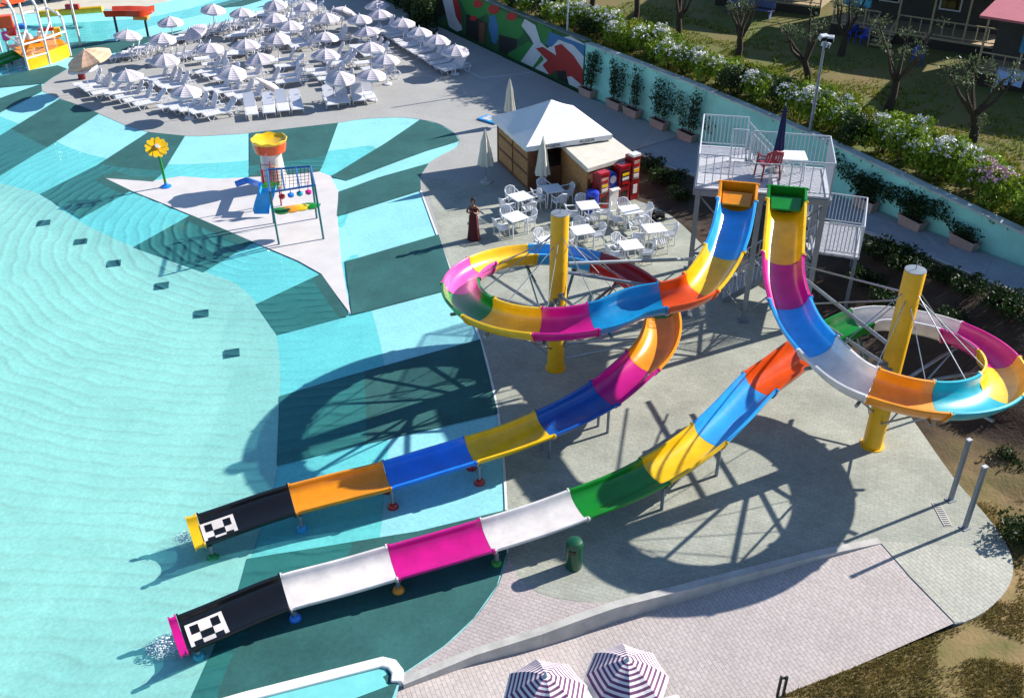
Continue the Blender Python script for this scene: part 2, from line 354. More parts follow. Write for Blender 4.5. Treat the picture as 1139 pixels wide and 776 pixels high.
# ---- low retaining wall between the two pavings
kw=MB(); K=[Vector((x,y,0)) for x,y in KERB]; kz=[.02,.05,.09,.12,.13,.12,.09,.06,.01]
for i in range(len(K)-1):
    a,b=K[i],K[i+1]; n=(b-a).normalized(); n=Vector((n.y,-n.x,0))*.17
    za,zb=kz[i],kz[i+1]
    vs=[a-n*.6+Vector((0,0,za)),b-n*.6+Vector((0,0,zb)),b+n*.6+Vector((0,0,zb)),a+n*.6+Vector((0,0,za))]
    vs+=[Vector((p.x,p.y,-.8)) for p in vs]
    kw.add(vs,[(0,1,2,3),(4,7,6,5),(0,4,5,1),(2,6,7,3),(1,5,6,2),(3,7,4,0)])
kw.single('retaining_wall',M_kerb,'long low concrete retaining wall curving between the two levels of pink paving','wall')
# ---- white rimmed basin wall at the bottom of the picture
bw=thing('pool_wall','white rimmed turquoise pool wall ending at the foot of the low concrete wall','pool wall',at(430,745,-.3))
A=[at(u,v,.06) for u,v in((180,800),(270,774),(425,734.5))]; e=at(443,739,.06); e2=at(441,757,.06)
rim=MB()
def wallrun(mb,P,w,z0,z1):
    n=len(P); Lf=[];Rt=[]
    for i in range(n):
        d0=(P[i]-P[i-1]).normalized() if i else None; d1=(P[i+1]-P[i]).normalized() if i<n-1 else None
        n0=Vector((d0.y,-d0.x,0)) if d0 else None; n1=Vector((d1.y,-d1.x,0)) if d1 else None
        nn=((n0 or n1)+(n1 or n0)).normalized(); k=1/max(.5,nn.dot(n0 or n1)); Lf.append(P[i]-nn*k*w/2); Rt.append(P[i]+nn*k*w/2)
    vs=[Vector((q.x,q.y,z)) for i in range(n) for q,z in((Lf[i],z1),(Rt[i],z1),(Rt[i],z0),(Lf[i],z0))]
    fs=[(i*4+k,i*4+(k+1)%4,i*4+4+(k+1)%4,i*4+4+k) for i in range(n-1) for k in range(4)]+[(0,1,2,3),(4*n-1,4*n-2,4*n-3,4*n-4)]
    mb.add(vs,fs)
wallrun(rim,[A[0],A[1],A[2],A[2]+(e-A[2])*.6,(e*.62+e2*.38),e2],.26,-.6,.06)
rim.build('rim',mat('white_rim_paint','D8D8D4',rough=.5,var=.05,scale=4),bw,bevel=.03)
inn=MB(); q=[at(u,v,0) for u,v in((160,830),(270,782),(428,742),(437,760),(300,812),(200,860))]
inn.prism([(p.x,p.y) for p in q],-.6,.0); inn.build('basin_floor',mat('turquoise_basin','6FC0BE',rough=.4,var=.08),bw)
def soilmat():
    if 'bank_soil' in MATS: return MATS['bank_soil']
    m=mat('bank_soil','8E7450',rough=1.,col2='5C5A2A',scale=1.1,bump=.9,bscale=11,det=10.); nt=m.node_tree; L=nt.links.new; b=nt.nodes['Principled BSDF']
    rr=[n for n in nt.nodes if n.type=='VALTORGB'][0]; tc=[n for n in nt.nodes if n.type=='TEX_COORD'][0]; nz=[n for n in nt.nodes if n.type=='TEX_NOISE'][0]
    r2=nt.nodes.new('ShaderNodeValToRGB'); r2.color_ramp.elements[0].color=hexc('2A1F16'); r2.color_ramp.elements[1].color=hexc('4C3A2A'); r2.color_ramp.elements[0].position=.3; r2.color_ramp.elements[1].position=.75; L(nz.outputs['Fac'],r2.inputs['Fac'])
    # planted topsoil ends beyond the paved apron: distance from the walkway side, broken up by noise
    dt=nt.nodes.new('ShaderNodeVectorMath'); dt.operation='DOT_PRODUCT'; dt.inputs[1].default_value=(.5,.86,0); L(tc.outputs['Object'],dt.inputs[0])
    n4=nt.nodes.new('ShaderNodeTexNoise'); n4.inputs['Scale'].default_value=.5; n4.inputs['Detail'].default_value=6.; L(tc.outputs['Object'],n4.inputs['Vector'])
    ad=nt.nodes.new('ShaderNodeMath'); ad.operation='MULTIPLY_ADD'; L(n4.outputs['Fac'],ad.inputs[0]); ad.inputs[1].default_value=5.; L(dt.outputs['Value'],ad.inputs[2])
    mr=nt.nodes.new('ShaderNodeMapRange'); mr.inputs[1].default_value=26.; mr.inputs[2].default_value=28.5; L(ad.outputs[0],mr.inputs[0])
    mx=nt.nodes.new('ShaderNodeMix'); mx.data_type='RGBA'; L(mr.outputs[0],mx.inputs['Factor']); L(rr.outputs['Color'],mx.inputs['A']); L(r2.outputs['Color'],mx.inputs['B']); L(mx.outputs['Result'],b.inputs['Base Color'])
    return m
# ---- embankment between plaza and walkway, and the dirt slope at the right
walk_px=[(706,168,0.),(720,175,0.),(735,183,.05),(800,205,.3),(880,231,.6),(975,262,.9),(1060,297,1.3),(1139,330,1.7)]
WK=[at(u,v,z) for u,v,z in walk_px]+[Vector((18.3,23.4,1.9)),Vector((21.,17.,1.9)),Vector((24,10,1.7))]
top=cr([tuple(p) for p in WK],4)
def resample(P,n):
    P=[Vector(p) for p in P]; L=[0]
    for i in range(len(P)-1): L.append(L[-1]+(P[i+1]-P[i]).length)
    out=[];j=0
    for k in range(n):
        s=L[-1]*k/(n-1)
        while j<len(P)-2 and L[j+1]<s: j+=1
        t=(s-L[j])/max(1e-6,L[j+1]-L[j]); out.append(P[j].lerp(P[j+1],t))
    return out
NE=90
# match bottom and top by arc so the loft does not twist
bot_l=[Vector((x,y,-.03)) for x,y in EMB]
bot=resample(bot_l,NE)
brk=[Vector(p) for p in top]; tp=resample(brk,NE)
vs=[];fs=[];NC=14
for i in range(NE):
    for j in range(NC+1):
        t=j/NC; p=bot[i].lerp(tp[i],t); s=t*t*(3-2*t)
        p.z=bot[i].z+(tp[i].z-.02-bot[i].z)*s
        if 0<j<NC:
            p.z+=.16*noise.noise(p*.9)*min(1,4*t*(1-t)+.2)+.06*noise.noise(p*3.1)
        else: p.z-=.02
        fd=min(1.,(NE-1-i)/24); fd=fd*fd*(3-2*fd); p.z=-.2+(p.z+.2)*fd
        vs.append(p)
for i in range(NE-1):
    for j in range(NC): fs.append((i*(NC+1)+j,(i+1)*(NC+1)+j,(i+1)*(NC+1)+j+1,i*(NC+1)+j+1))
em=MB().add(vs,fs)
o=em.build('embankment',soilmat(),smooth=True); o['kind']='structure'
# dirt and rough grass in the lower right corner
e0=[Vector((x,y,0)) for x,y in EMB[-24:]]+[at(u,v,0) for u,v in((865,773),(800,800),(640,875))]
e0=resample(e0,50); out=[]
cen=at(900,560)
oo=resample([Vector((24,10,1.7)),Vector((26,8,.9)),Vector((22,2,-.3)),Vector((14,-2,-.6)),Vector((4,-2,-.9))],50)
e0[0]=Vector((EMB[-24][0],EMB[-24][1],0))
vs=[];fs=[];NC=30
for i in range(50):
    for j in range(NC+1):
        t=j/NC; p=e0[i].lerp(oo[i],t**1.3); p.z=-.05+(oo[i].z+.05)*t-.0*t
        if j: p.z+=.10*noise.noise(p*.8)*min(1,t*6)+.05*noise.noise(p*2.7)*min(1,t*8)
        vs.append(p)
for i in range(49):
    for j in range(NC): fs.append((i*(NC+1)+j,(i+1)*(NC+1)+j,(i+1)*(NC+1)+j+1,i*(NC+1)+j+1))
o=MB().add(vs,fs).build('dirt_slope',soilmat(),smooth=True); o['kind']='structure'
# ---- walkway ramp beside the wall
wl=resample([Vector((8.3,46.7,0.004)),Vector((12.4,39.5,.55)),Vector((16.,32.5,1.3)),Vector((17.9,28.8,1.7)),Vector((23.8,17.2,1.9))],40)
wr=resample([Vector(p) for p in top[:41]],40)
wm=MB(); vs=[];fs=[]
for i in range(40):
    vs+=[wl[i]+Vector((.1,.05,.006)),wr[i]+Vector((0,0,.006)),Vector((wr[i].x,wr[i].y,-1.2)),Vector((wl[i].x,wl[i].y,-1.2))]
for i in range(39):
    a=i*4;b=a+4; fs+=[(a,a+1,b+1,b),(a+1,a+2,b+2,b+1),(a+3,a,b,b+3)]
wm.add(vs,fs); o=wm.build('walkway',M_walk); o['kind']='structure'
ke=MB()
for i in range(39):
    a,b=wr[i],wr[i+1]; ke.bar(a+Vector((0,0,-.03)),b+Vector((0,0,-.03)),.14,.14)
ke.single('walkway_kerb',M_kerb,'pale concrete kerb along the planted edge of the sloping walkway','kerb')
# ---- far beige deck and upper garden
fp=FARB[::-1]+[(10,140),(-90,140)]
slab('far_deck',fp,-1.2,.01,M_far)
def lawnz(x,y):
    d=min(segdist((x,y),WALL[i],WALL[i+1]) for i in range(len(WALL)-1))
    return WALLZ-.12+min(1.1,.05*max(0,d-1.))+.06*noise.noise(Vector((x*.5,y*.5,0)))
lawn=[(x+.14,y+.08) for x,y in WALL]+[(60,10),(75,120),(0,140),(-14,100)]
M_lawn=mat('patchy_lawn','4A5A14',rough=1.,col2='6E5A30',scale=.33,bump=.8,bscale=14,det=10.)
sheet('lawn',lawn,lawnz,M_lawn,step=2.)
# ================================================================ SLIDES
PL=dict(yellow=plastic('yellow_plastic','E3B40C'),magenta=plastic('magenta_plastic','C00E7C'),blue=plastic('blue_plastic','1B78DE'),skyblue=plastic('sky_blue_plastic','2E9BDC'),
 orange=plastic('orange_plastic','E0500E'),amber=plastic('amber_plastic','DE8A0C'),red=plastic('dark_red_plastic','A80F12'),green=plastic('green_plastic','0A7A1E'),white=plastic('white_plastic','D2CCC8'),black=plastic('black_plastic','0E0E10'),
 teal=plastic('teal_plastic','0E9CAC'),navy=plastic('navy_plastic','0E4FA0'),pink=plastic('pink_plastic','E2489A'),petrol=plastic('petrol_plastic','0B7FB4'))
M_steel=mat('galvanised_steel','8C9298',rough=.42,metal=.75,var=.15,scale=6.,bump=.05)
M_grey=mat('grey_painted_steel','7E848C',rough=.45,metal=.3,var=.12,scale=5.)
M_whitesteel=mat('white_painted_steel','B4B8BE',rough=.45,var=.06,scale=5.)
M_pole=mat('yellow_painted_steel','DFA60A',rough=.42,var=.10,scale=2.2,coat=.15,bump=.04)
M_dk=mat('dark_steel','2E3238',rough=.5,metal=.4)
def prof(scale=1.,lipz=0.):
    """closed trough section (side, up): inside from left rim to right rim, then the outer shell back"""
    ins=[(-.50,0),(-.492,-.10),(-.462,-.22),(-.40,-.325),(-.29,-.40),(-.15,-.44),(0,-.455),(.15,-.44),(.29,-.40),(.40,-.325),(.462,-.22),(.492,-.10),(.50,0)]
    out=[(.515,.022),(.575,.018),(.59,-.012),(.582,-.05),(.545,-.055),(.53,-.12),(.50,-.235),(.43,-.355),(.31,-.435),(.16,-.478),(0,-.492),(-.16,-.478),(-.31,-.435),(-.43,-.355),(-.50,-.235),(-.53,-.12),(-.545,-.055),(-.582,-.05),(-.59,-.012),(-.575,.018),(-.515,.022)]
    return ins+out,len(ins)
PROF,NIN=prof()
class Path:
    def __init__(s,ctrl,n=420):
        pts=[Vector(p[:3]) for p in cr([tuple(c) for c in ctrl],10)]
        bank=[p[3] for p in cr([tuple(c) for c in ctrl],10)]
        L=[0]
        for i in range(len(pts)-1): L.append(L[-1]+(pts[i+1]-pts[i]).length)
        s.len=L[-1]; s.P=[];s.B=[];j=0
        for k in range(n):
            q=L[-1]*k/(n-1)
            while j<len(pts)-2 and L[j+1]<q: j+=1
            t=(q-L[j])/max(1e-6,L[j+1]-L[j]); s.P.append(pts[j].lerp(pts[j+1],t)); s.B.append(bank[j]*(1-t)+bank[j+1]*t)
        for it in range(6): # smooth
            s.P=[s.P[0]]+[(s.P[i-1]+s.P[i]*2+s.P[i+1])/4 for i in range(1,n-1)]+[s.P[-1]]
            s.B=[s.B[0]]+[(s.B[i-1]+s.B[i]*2+s.B[i+1])/4 for i in range(1,n-1)]+[s.B[-1]]
        s.n=n; s.fr=[]
        for i in range(n):
            t=(s.P[min(i+1,n-1)]-s.P[max(i-1,0)]).normalized(); x=t.cross(Vector((0,0,1))).normalized(); y=x.cross(t).normalized()
            b=s.B[i]; M=Matrix.Rotation(b,3,t); s.fr.append((t,M@x,M@y))
        s.uv=[proj(p) for p in s.P]; s.dep=[1-.36*min(1,max(0,(i/n-.60)/.12)) for i in range(n)]
    def pt(s,i,a,b):
        t,x,y=s.fr[i]; b=b*s.dep[i] if b<-.06 else b; return s.P[i]+x*a+y*b
    def near(s,u,v,lo=0,hi=None):
        hi=hi or s.n; return min(range(lo,hi),key=lambda i:(s.uv[i][0]-u)**2+(s.uv[i][1]-v)**2)
def trough(path,i0,i1,m,parent,name='slide_section',wscale=1.):
    mb=MB(); N=len(PROF); idx=list(range(i0,i1,2)); idx=idx+[i1] if idx[-1]!=i1 else idx
    rings=[]
    def ring(i,sh=0.,grow=0.):
        r=[]
        for k,(a,b) in enumerate(PROF):
            if k>=NIN and grow:
                d=math.hypot(a,b+.1) or 1; a=a*(1+grow/d); b=(b+.1)*(1+grow/d)-.1
            r.append(path.pt(i,a*wscale,b)+path.fr[i][0]*sh)
        return r
    # bolted end flanges stand out on the outer shell
    rings.append(ring(i0,.004,.045)); rings.append(ring(i0,.045,.045)); rings.append(ring(i0,.046,0.))
    for i in idx[1:-1]: rings.append(ring(i))
    rings.append(ring(i1,-.046,0.)); rings.append(ring(i1,-.045,.045)); rings.append(ring(i1,-.004,.045))
    vs=[p for r in rings for p in r]; fs=[]
    for a in range(len(rings)-1):
        for k in range(N):
            k2=(k+1)%N; fs.append((a*N+k,(a+1)*N+k,(a+1)*N+k2,a*N+k2))
    E0=[k for k in range(N)]; 
    # end caps as strips between inside and outside
    for base in(0,(len(rings)-1)*N):
        o=[base+NIN+ (N-NIN-1-k) for k in range(N-NIN)]
        a,b=0,0; ins=[base+k for k in range(NIN)]
        while a<NIN-1 or b<len(o)-1:
            if b>=len(o)-1 or (a<NIN-1 and a/(NIN-1)<=b/(len(o)-1)): fs.append((ins[a],ins[a+1],o[b])); a+=1
            else: fs.append((ins[a],o[b+1],o[b])); b+=1
    mb.add(vs,fs)
    return mb.build(name,m,parent,smooth=True)
def helix(c,Rr,a0,sgn,t0,t1,zf,bank,step=20):
    out=[];t=t0
    while t<=t1+.01:
        a=R(a0+sgn*t); out.append((c[0]+Rr*math.cos(a),c[1]+Rr*math.sin(a),zf(t),bank)); t+=step
    return out
def P3(u,v,z,b=0.): p=at(u,v,z); return (p.x,p.y,p.z,b)
BK=R(9)
# ---- slide turning left of the stairs
CA=(1.52,26.0); RA=3.07
pa=[P3(822,203,5.42),P3(818.5,230,5.12),P3(811,262,4.72),P3(797,292,4.4,-BK*.4),P3(770,320,4.15,-BK*.8)]
za=lambda t: 3.93-.326*R(t) if t<300 else 3.93-.326*R(300)-(t-300)/75*.72
hx=helix(CA,RA,-50,-1,0,360,za,-BK,20)
pa+=hx
pa+=[P3(673,436,1.38,-BK),P3(640,455,1.22,-BK*.7),P3(605,471,1.1,-BK*.3),P3(567,486,1.0,0),P3(525,499,.9,0),P3(480,512.5,.8,0),P3(429,528,.70,0),P3(380,540,.6,0),P3(326,554,.54,0),P3(290,565,.48,0),P3(250,579,.41,0),P3(211,592,.37,0)]
PA=Path(pa)
# ---- slide turning right
CB=(10.28,22.3); RB=2.75
pb=[P3(876,208,5.42),P3(874.5,235,5.15),P3(872,268,4.78),P3(872,305,4.4),P3(884,345,4.08,BK*.5),P3(903,374,3.92,BK)]
zb=lambda t: 3.80-.30*R(t)
pb+=helix(CB,RB,-135,1,0,235,zb,BK,20)[0:]
pb+=[P3(922,368,2.42,BK),P3(895,386,2.18,BK*.6),P3(868,407,1.95,BK*.3),P3(845,424,1.78,0),P3(815,456,1.5,0),P3(789,481,1.32,0),P3(760,503,1.2,0),P3(728,523,1.1,0),P3(690,542,1.0,0),P3(646,559,.9,0),P3(600,576,.8,0),P3(544,593.5,.7,0),P3(490,609.5,.62,0),P3(435,625,.55,0),P3(380,641,.48,0),P3(319,657,.45,0),P3(280,672,.40,0),P3(238,690,.35,0),P3(193,708,.32,0)]
PB_=Path(pb)
def build_slide(name,label,path,cuts,cols,tip,start_col):
    """cuts: list of path indices; cols: names per section"""
    base=path.P[path.n//2]; 
    t=thing(name,label,'water slide',(CA[0] if path is PA else CB[0],CA[1] if path is PA else CB[1],0),0,'twin spiral water slides')
    e=[0]+cuts+[path.n-1]
    for k in range(len(e)-1):
        trough(path,e[k],e[k+1],PL[cols[k]],t)
    return t
def idxs(path,l,start=0):
    out=[];lo=start
    for (u,v,w) in l:
        i=path.near(u,v,lo+4,min(path.n-2,lo+w)); out.append(i); lo=i
    return out
cutA=idxs(PA,[(819,222,40),(806,275,60),(780,313,60),(738,338,60),(663,359,60),(597,350,60),(535,335,60),(512,312,60),(535,286,60),(593,274,60),(665,282,60),(725,322,70)],0)
cutA+=idxs(PA,[(745,338,60),(713,396,60),(673,436,60),(605,471,60),(525,499,60),(429,528,60),(326,554,60),(222,588,60)],cutA[-1])
colA=['amber','skyblue','yellow','orange','petrol','magenta','yellow','green','pink','yellow','skyblue','red','green','amber','magenta','navy','yellow','blue','amber','black','yellow']
SA=build_slide('water_slide','spiral slide turning left of the steel tower, ending in an orange, black and yellow run',PA,cutA,colA,None,None)
cutB=idxs(PB_,[(875,222,50),(873,281,60),(880,330,60),(912,381,60),(975,420,60),(1050,434,60),(1105,418,60),(1112,392,60),(1060,356,60),(960,353,70),(900,384,60),(845,424,60),(789,482,60),(728,523,60),(646,559,60),(544,593.5,60),(435,625,60),(319,657,60),(204,704,80)],0)
colB=['green','yellow','magenta','skyblue','white','amber','teal','yellow','magenta','white','green','orange','skyblue','yellow','green','white','magenta','white','black','magenta']
SB=build_slide('water_slide','spiral slide turning right of the steel tower, ending in a white, magenta and black run',PB_,cutB,colB,None,None)
# ---- the chequered landing panels: squares glued into the black trough, 4 mm proud of it
def chequer(path,i0,i1,parent):
    mb=MB(); ins=PROF[:NIN]
    us=[-.33,-.11,.11,.33]
    def yb(a):
        for (x0,y0),(x1,y1) in zip(ins,ins[1:]):
            if x0<=a<=x1: return y0+(y1-y0)*(a-x0)/(x1-x0)
        return -.4
    cuts=[i0+(i1-i0)*k/3 for k in range(4)]
    N_=6; ii=[int(round(i0-1+(i1-i0+2)*k/N_)) for k in range(N_+1)]; aa=[-.39+.78*k/12 for k in range(13)]
    for p in range(N_):
        for q in range(12): mb.quad(*[path.pt(i,a,yb(a)+.026) for i,a in((ii[p],aa[q]),(ii[p],aa[q+1]),(ii[p+1],aa[q+1]),(ii[p+1],aa[q]))],mi=0)
    for r in range(3):
        for c in range(3):
            if (r+c)%2: continue
            aa=[us[c]+(us[c+1]-us[c])*k/4 for k in range(5)]
            ii=[int(round(cuts[r]+(cuts[r+1]-cuts[r])*k/2)) for k in range(3)]
            for p in range(2):
                for q in range(4):
                    mb.quad(*[path.pt(i,a,yb(a)+.034) for i,a in((ii[p],aa[q]),(ii[p],aa[q+1]),(ii[p+1],aa[q+1]),(ii[p+1],aa[q]))],mi=1)
    mb.build('chequered_panel',[PL['white'],PL['black']],parent,smooth=True)
for pth,sl,cn in((PA,SA,'amber'),(PB_,SB,'green')):
    mb=MB(); vs=[pth.pt(0,a,b)+pth.fr[0][0]*o_ for o_ in(-.03,.02) for a,b in PROF[NIN:]]; n=len(PROF)-NIN
    mb.add(vs,[tuple(range(n)),tuple(range(2*n-1,n-1,-1))]+[(k,(k+1)%n,(k+1)%n+n,k+n) for k in range(n)]); mb.build('start_panel',PL[cn],sl)
    mb=MB(); q=[pth.pt(3,a,b) for a,b in((-.45,-.16),(.45,-.16))]+[pth.pt(9,a,b) for a,b in((.42,-.2),(-.42,-.2))]; mb.add(q+[p-Vector((0,0,.05)) for p in q],[(0,1,2,3),(7,6,5,4),(0,4,5,1),(1,5,6,2),(2,6,7,3),(3,7,4,0)]); mb.build('start_seat',PL[cn],sl)
iA0,iA1=PA.near(258,576,PA.n-60),PA.near(228,586,PA.n-60); chequer(PA,iA0,iA1,SA)
iB0,iB1=PB_.near(244,687,PB_.n-70),PB_.near(210,701,PB_.n-70); chequer(PB_,iB0,iB1,SB)
# ---- supports
def pole(c,h,r,parent):
    m=MB(); m.lathe([(r*1.25,0),(r*1.25,.03),(r,.03),(r,h-.02),(r*.97,h)],(c[0],c[1],0),24); p=m.build('support_pole',M_pole,parent,smooth=True)
    m=MB(); m.lathe([(r*.99,h+.001),(r*.99,h+.02),(0,h+.035)],(c[0],c[1],0),20); m.tube([(c[0],c[1],h),(c[0],c[1],h+.3)],.012,6)
    m.build('pole_cap',M_grey,p,smooth=True)
pa0=at(618,409); pb0=at(970,495)
pole((pa0.x,pa0.y),5.35,.27,SA); pole((pb0.x,pb0.y),5.62,.27,SB)
def spokes(path,c,lo,hi,n,parent,hubz,rodtop,skip=()):
    for k in range(n):
        i=int(lo+(hi-lo)*(k+.5)/n); q=path.pt(i,0,-.52); 
        d=Vector((q.x-c[0],q.y-c[1],0)); d.normalize()
        hub=Vector((c[0],c[1],0))+d*.26+Vector((0,0,q.z-.55)); end=q+d*.55
        if k in skip: continue
        m=MB(); m.tube([hub,q+Vector((0,0,-.04)),end+Vector((0,0,.0))],.05,8)
        m.box((q.x,q.y,q.z-.02),(.18,.18,.10),math.atan2(d.y,d.x)); m.box((hub.x,hub.y,hub.z),(.06,.2,.24),math.atan2(d.y,d.x))
        m.build('support_arm',M_steel,parent,smooth=True)
        m=MB(); a=Vector((c[0],c[1],rodtop-.16*(k%3)))+d*.27; e=min((path.pt(i,.57,-.03),path.pt(i,-.57,-.03)),key=lambda w:math.hypot(w.x-c[0],w.y-c[1])); m.tube([a,e],.014,6)
        if k%2==0: m.tube([Vector((c[0],c[1],max(.4,q.z-2.1)))+d*.27,q+Vector((0,0,-.06))],.03,6)
        m.build('tie_rod',M_steel,parent,smooth=True)
spokes(PA,(pa0.x,pa0.y),PA.near(700,350,60,200),PA.near(735,385,150,330),11,SA,2.6,4.7)
spokes(PB_,(pb0.x,pb0.y),PB_.near(900,372,20,160),PB_.near(930,362,120,330),9,SB,2.9,5.0)
m=MB()
for (u,v,z),(u2,v2,z2) in(((632,293,4.1),(772,288,3.4)),((632,303,3.6),(748,322,3.2))): m.tube([at(u,v,z),at(u2,v2,z2)],.055,8)
m.build('bracing_tube',M_steel,SA,smooth=True)
m=MB(); pbt=Vector((pb0.x,pb0.y,0))
for (u,v,z),zz,r in(((894,296,3.4),4.85,.03),((892,308,3.0),3.2,.055),((894,338,2.6),4.6,.025),((903,352,2.3),2.6,.05)):
    q=at(u,v,z); d=(Vector((q.x,q.y,0))-pbt).normalized(); m.tube([q,pbt+d*.27+Vector((0,0,zz))],r,8)
m.build('bracing_tube',M_steel,SB,smooth=True)
def leg(path,u,v,zg,parent,foot,r=.055,side=.35):
    i=path.near(u,v,path.n//2); q=path.pt(i,0,-.48)
    t=path.fr[i][0]; d=Vector((t.y,-t.x,0)).normalized()
    if d.y>0: d=-d
    for sd_ in(side,-side):
        a=q+d*sd_; m=MB(); b=Vector((a.x,a.y,zg)); m.tube([b,Vector((a.x,a.y,a.z-.02))],r,10)
        m.bar(q+d*sd_*.2+Vector((0,0,-.04)),q+d*sd_*1.15+Vector((0,0,-.04)),.08,.08)
        l=m.build('support_leg',M_grey,parent,smooth=True)
        if foot:
            f=MB(); f.lathe([(.15,0),(.15,.05),(.11,.13),(.06,.17)],(b.x,b.y,zg),14); f.build('foot_boot',PL[foot],l,smooth=True)
def gz(u,v): p=at(u,v); return floorz(p.x,p.y)
for u,v,f in((526,500,'red'),(430,527,'red'),(328,553,'skyblue'),(226,588,'green')): leg(PA,u,v,gz(u,v+25),SA,f)
for u,v,f in((728,522,None),(789,480,None)): leg(PB_,u,v,0.,SB,f,r=.05)
for u,v,f in((546,593,'green'),(437,624,'amber'),(321,656,'blue'),(212,701,'teal')): leg(PB_,u,v,gz(u,v+25),SB,f)
for u,v in((673,436),(605,471)): leg(PA,u,v,0.,SA,None,r=.045,side=.2)
# ================================================================ TOWER
ZP=4.8
T=thing('slide_tower','galvanised steel stair tower with white railings at the top of both slides','tower',(7.9,29.5,0))
fl,fr_=at(773,208,ZP),at(924,220,ZP); bl,br=at(787,164,ZP),at(929,187,ZP)
ux=(fr_-fl).normalized(); uy=Vector((-ux.y,ux.x,0)); W=(fr_-fl).length; D1=2.45; D2=3.75
def tp_(a,b,z=0.): return fl+ux*a+uy*b+Vector((0,0,z-0.))
M_deckplate=paving('tower_deck_grating','B4B4B8','A8A8AE','90929A',sx=.9,sy=.09,ang=.1,big=.06,bump=.2,mort=.012)
WL=1.55 # width of the rear landing at the left
m=MB(); m.prism([tuple(tp_(*p)[:2]) for p in((0,0),(W,0),(W,D1),(WL,D1),(WL,D2),(0,D2))],ZP-.07,ZP)
m.build('deck',M_deckplate,T)
m=MB()
for a,b in(((0,0),(W,0)),((W,0),(W,D1)),((W,D1),(WL,D1)),((0,D2),(WL,D2)),((0,0),(0,D2)),((WL,D1),(WL,D2)),((W/3,0),(W/3,D1)),((2*W/3,0),(2*W/3,D1))):
    m.bar(tp_(*a,-.17),tp_(*b,-.17),.10,.19)
m.build('deck_beam',M_grey,T)
def railing(P,h=1.1,gap=.125,parent=None,mtl=None,bars=True,r=.024):
    m=MB()
    for i in range(len(P)-1):
        a,b=Vector(P[i]),Vector(P[i+1]); d=b-a; L=math.hypot(d.x,d.y)
        U=Vector((0,0,h)); m.tube([a+U,b+U],r,6); m.tube([a+Vector((0,0,.1)),b+Vector((0,0,.1))],r*.8,6)
        m.tube([a,a+U],r,6)
        if i==len(P)-2: m.tube([b,b+U],r,6)
        if bars:
            n=int(L/gap)
            for k in range(1,n):
                q=a.lerp(b,k/n); m.bar(q+Vector((0,0,.1)),q+U,.024,.024)
    return m.build('railing',mtl or M_whitesteel,parent)
railing([tp_(.03,0),tp_(.03,D2-.03),tp_(WL,D2-.03)],parent=T)
railing([tp_(WL+.15,D1-.03),tp_(W-.03,D1-.03),tp_(W-.03,.03)],parent=T)
railing([tp_(.03,.03),tp_(1.0,.03)],parent=T,gap=.2); railing([tp_(W-1.3,.03),tp_(W-.03,.03)],parent=T,gap=.3)
railing([tp_(1.12,.03),tp_(1.12,.0),tp_(2.25,.0),tp_(2.3,.03),tp_(3.2,.0)],h=.95,parent=T,bars=False,r=.018)
railing([tp_(WL,D1+.02),tp_(WL-.5,D1+.02)],parent=T)
for a,b in((.12,.12),(W-.12,.12),(.12,D2-.12),(W-.12,D1-.12),(W/2,.12)):
    p=tp_(a,b); m=MB(); m.box((p.x,p.y,(ZP-.2)/2),(.16,.16,ZP-.2),math.atan2(ux.y,ux.x)); m.box((p.x,p.y,.02),(.34,.34,.04),.0); m.build('column',M_grey,T)
m=MB()
for (a,b) in(((.12,.12),(W/2,.12)),((W/2,.12),(W-.12,.12)),((.12,.12),(.12,D2-.12)),((W-.12,.12),(W-.12,D1-.12))):
    for z0,z1 in((.3,2.4),(2.4,4.5)):
        p,q=tp_(*a),tp_(*b); p.z=z0;q.z=z1; m.tube([p,q],.028,6); p.z,q.z=z1,z0; m.tube([p+uy*.05,q+uy*.05],.028,6)
    p,q=tp_(*a),tp_(*b); p.z=q.z=2.4; m.tube([p,q],.045,6)
m.build('bracing',M_grey,T)
# stairs: flight, half landing, flight
ZL=2.2
L0=at(917,281,ZL); LR=at(951.5,286,ZL); ld=(LR-L0).normalized(); ln=Vector((-ld.y,ld.x,0)); LW=(LR-L0).length+.12; LD=2.5
def lp(a,b,z=0.): return L0+ld*a+ln*b+Vector((0,0,z))
m=MB(); m.prism([tuple(lp(*p)[:2]) for p in((-.4,0),(LW,0),(LW,LD),(-.4,LD))],ZL-.08,ZL); m.build('half_landing',M_deckplate,T)
railing([lp(0,.03),lp(LW-.03,.03),lp(LW-.03,LD),lp(-.3,LD)],parent=T,gap=.11)
for a,b in((LW-.1,.1),(LW-.1,LD-.1)):
    p=lp(a,b); m=MB(); m.box((p.x,p.y,ZL/2-.05),(.1,.1,ZL-.1)); m.build('column',M_grey,T)
def flight(p0,z0,p1,z1,width,n):
    d=(p1-p0); d.z=0; L=d.length; d.normalize(); nn=Vector((-d.y,d.x,0)); m=MB()
    a=math.atan2(d.y,d.x)
    for k in range(n):
        q=p0.lerp(p1,(k+.5)/n); z=z0+(z1-z0)*(k+1)/n
        m.box((q.x,q.y,z-.02),(L/n+.03,width,.035),a)
    m.build('stair_treads',M_deckplate,T)
    m=MB()
    for s in(-1,1):
        o=nn*s*(width/2+.03); m.bar(Vector((p0.x,p0.y,z0))+o,Vector((p1.x,p1.y,z1))+o,.05,.22)
    m.build('stair_stringer',M_grey,T)
    for s in(-1,1):
        o=nn*s*(width/2+.02); railing([Vector((p0.x,p0.y,z0))+o,Vector((p1.x,p1.y,z1))+o],parent=T,h=1.0)
s0=at(803,327,0); 
flight(Vector((s0.x,s0.y,0)),0.,lp(-.42,.62),ZL,1.05,12)
flight(lp(-.42,1.85),ZL,tp_(WL+.06,D1+.62),ZP,1.0,14)
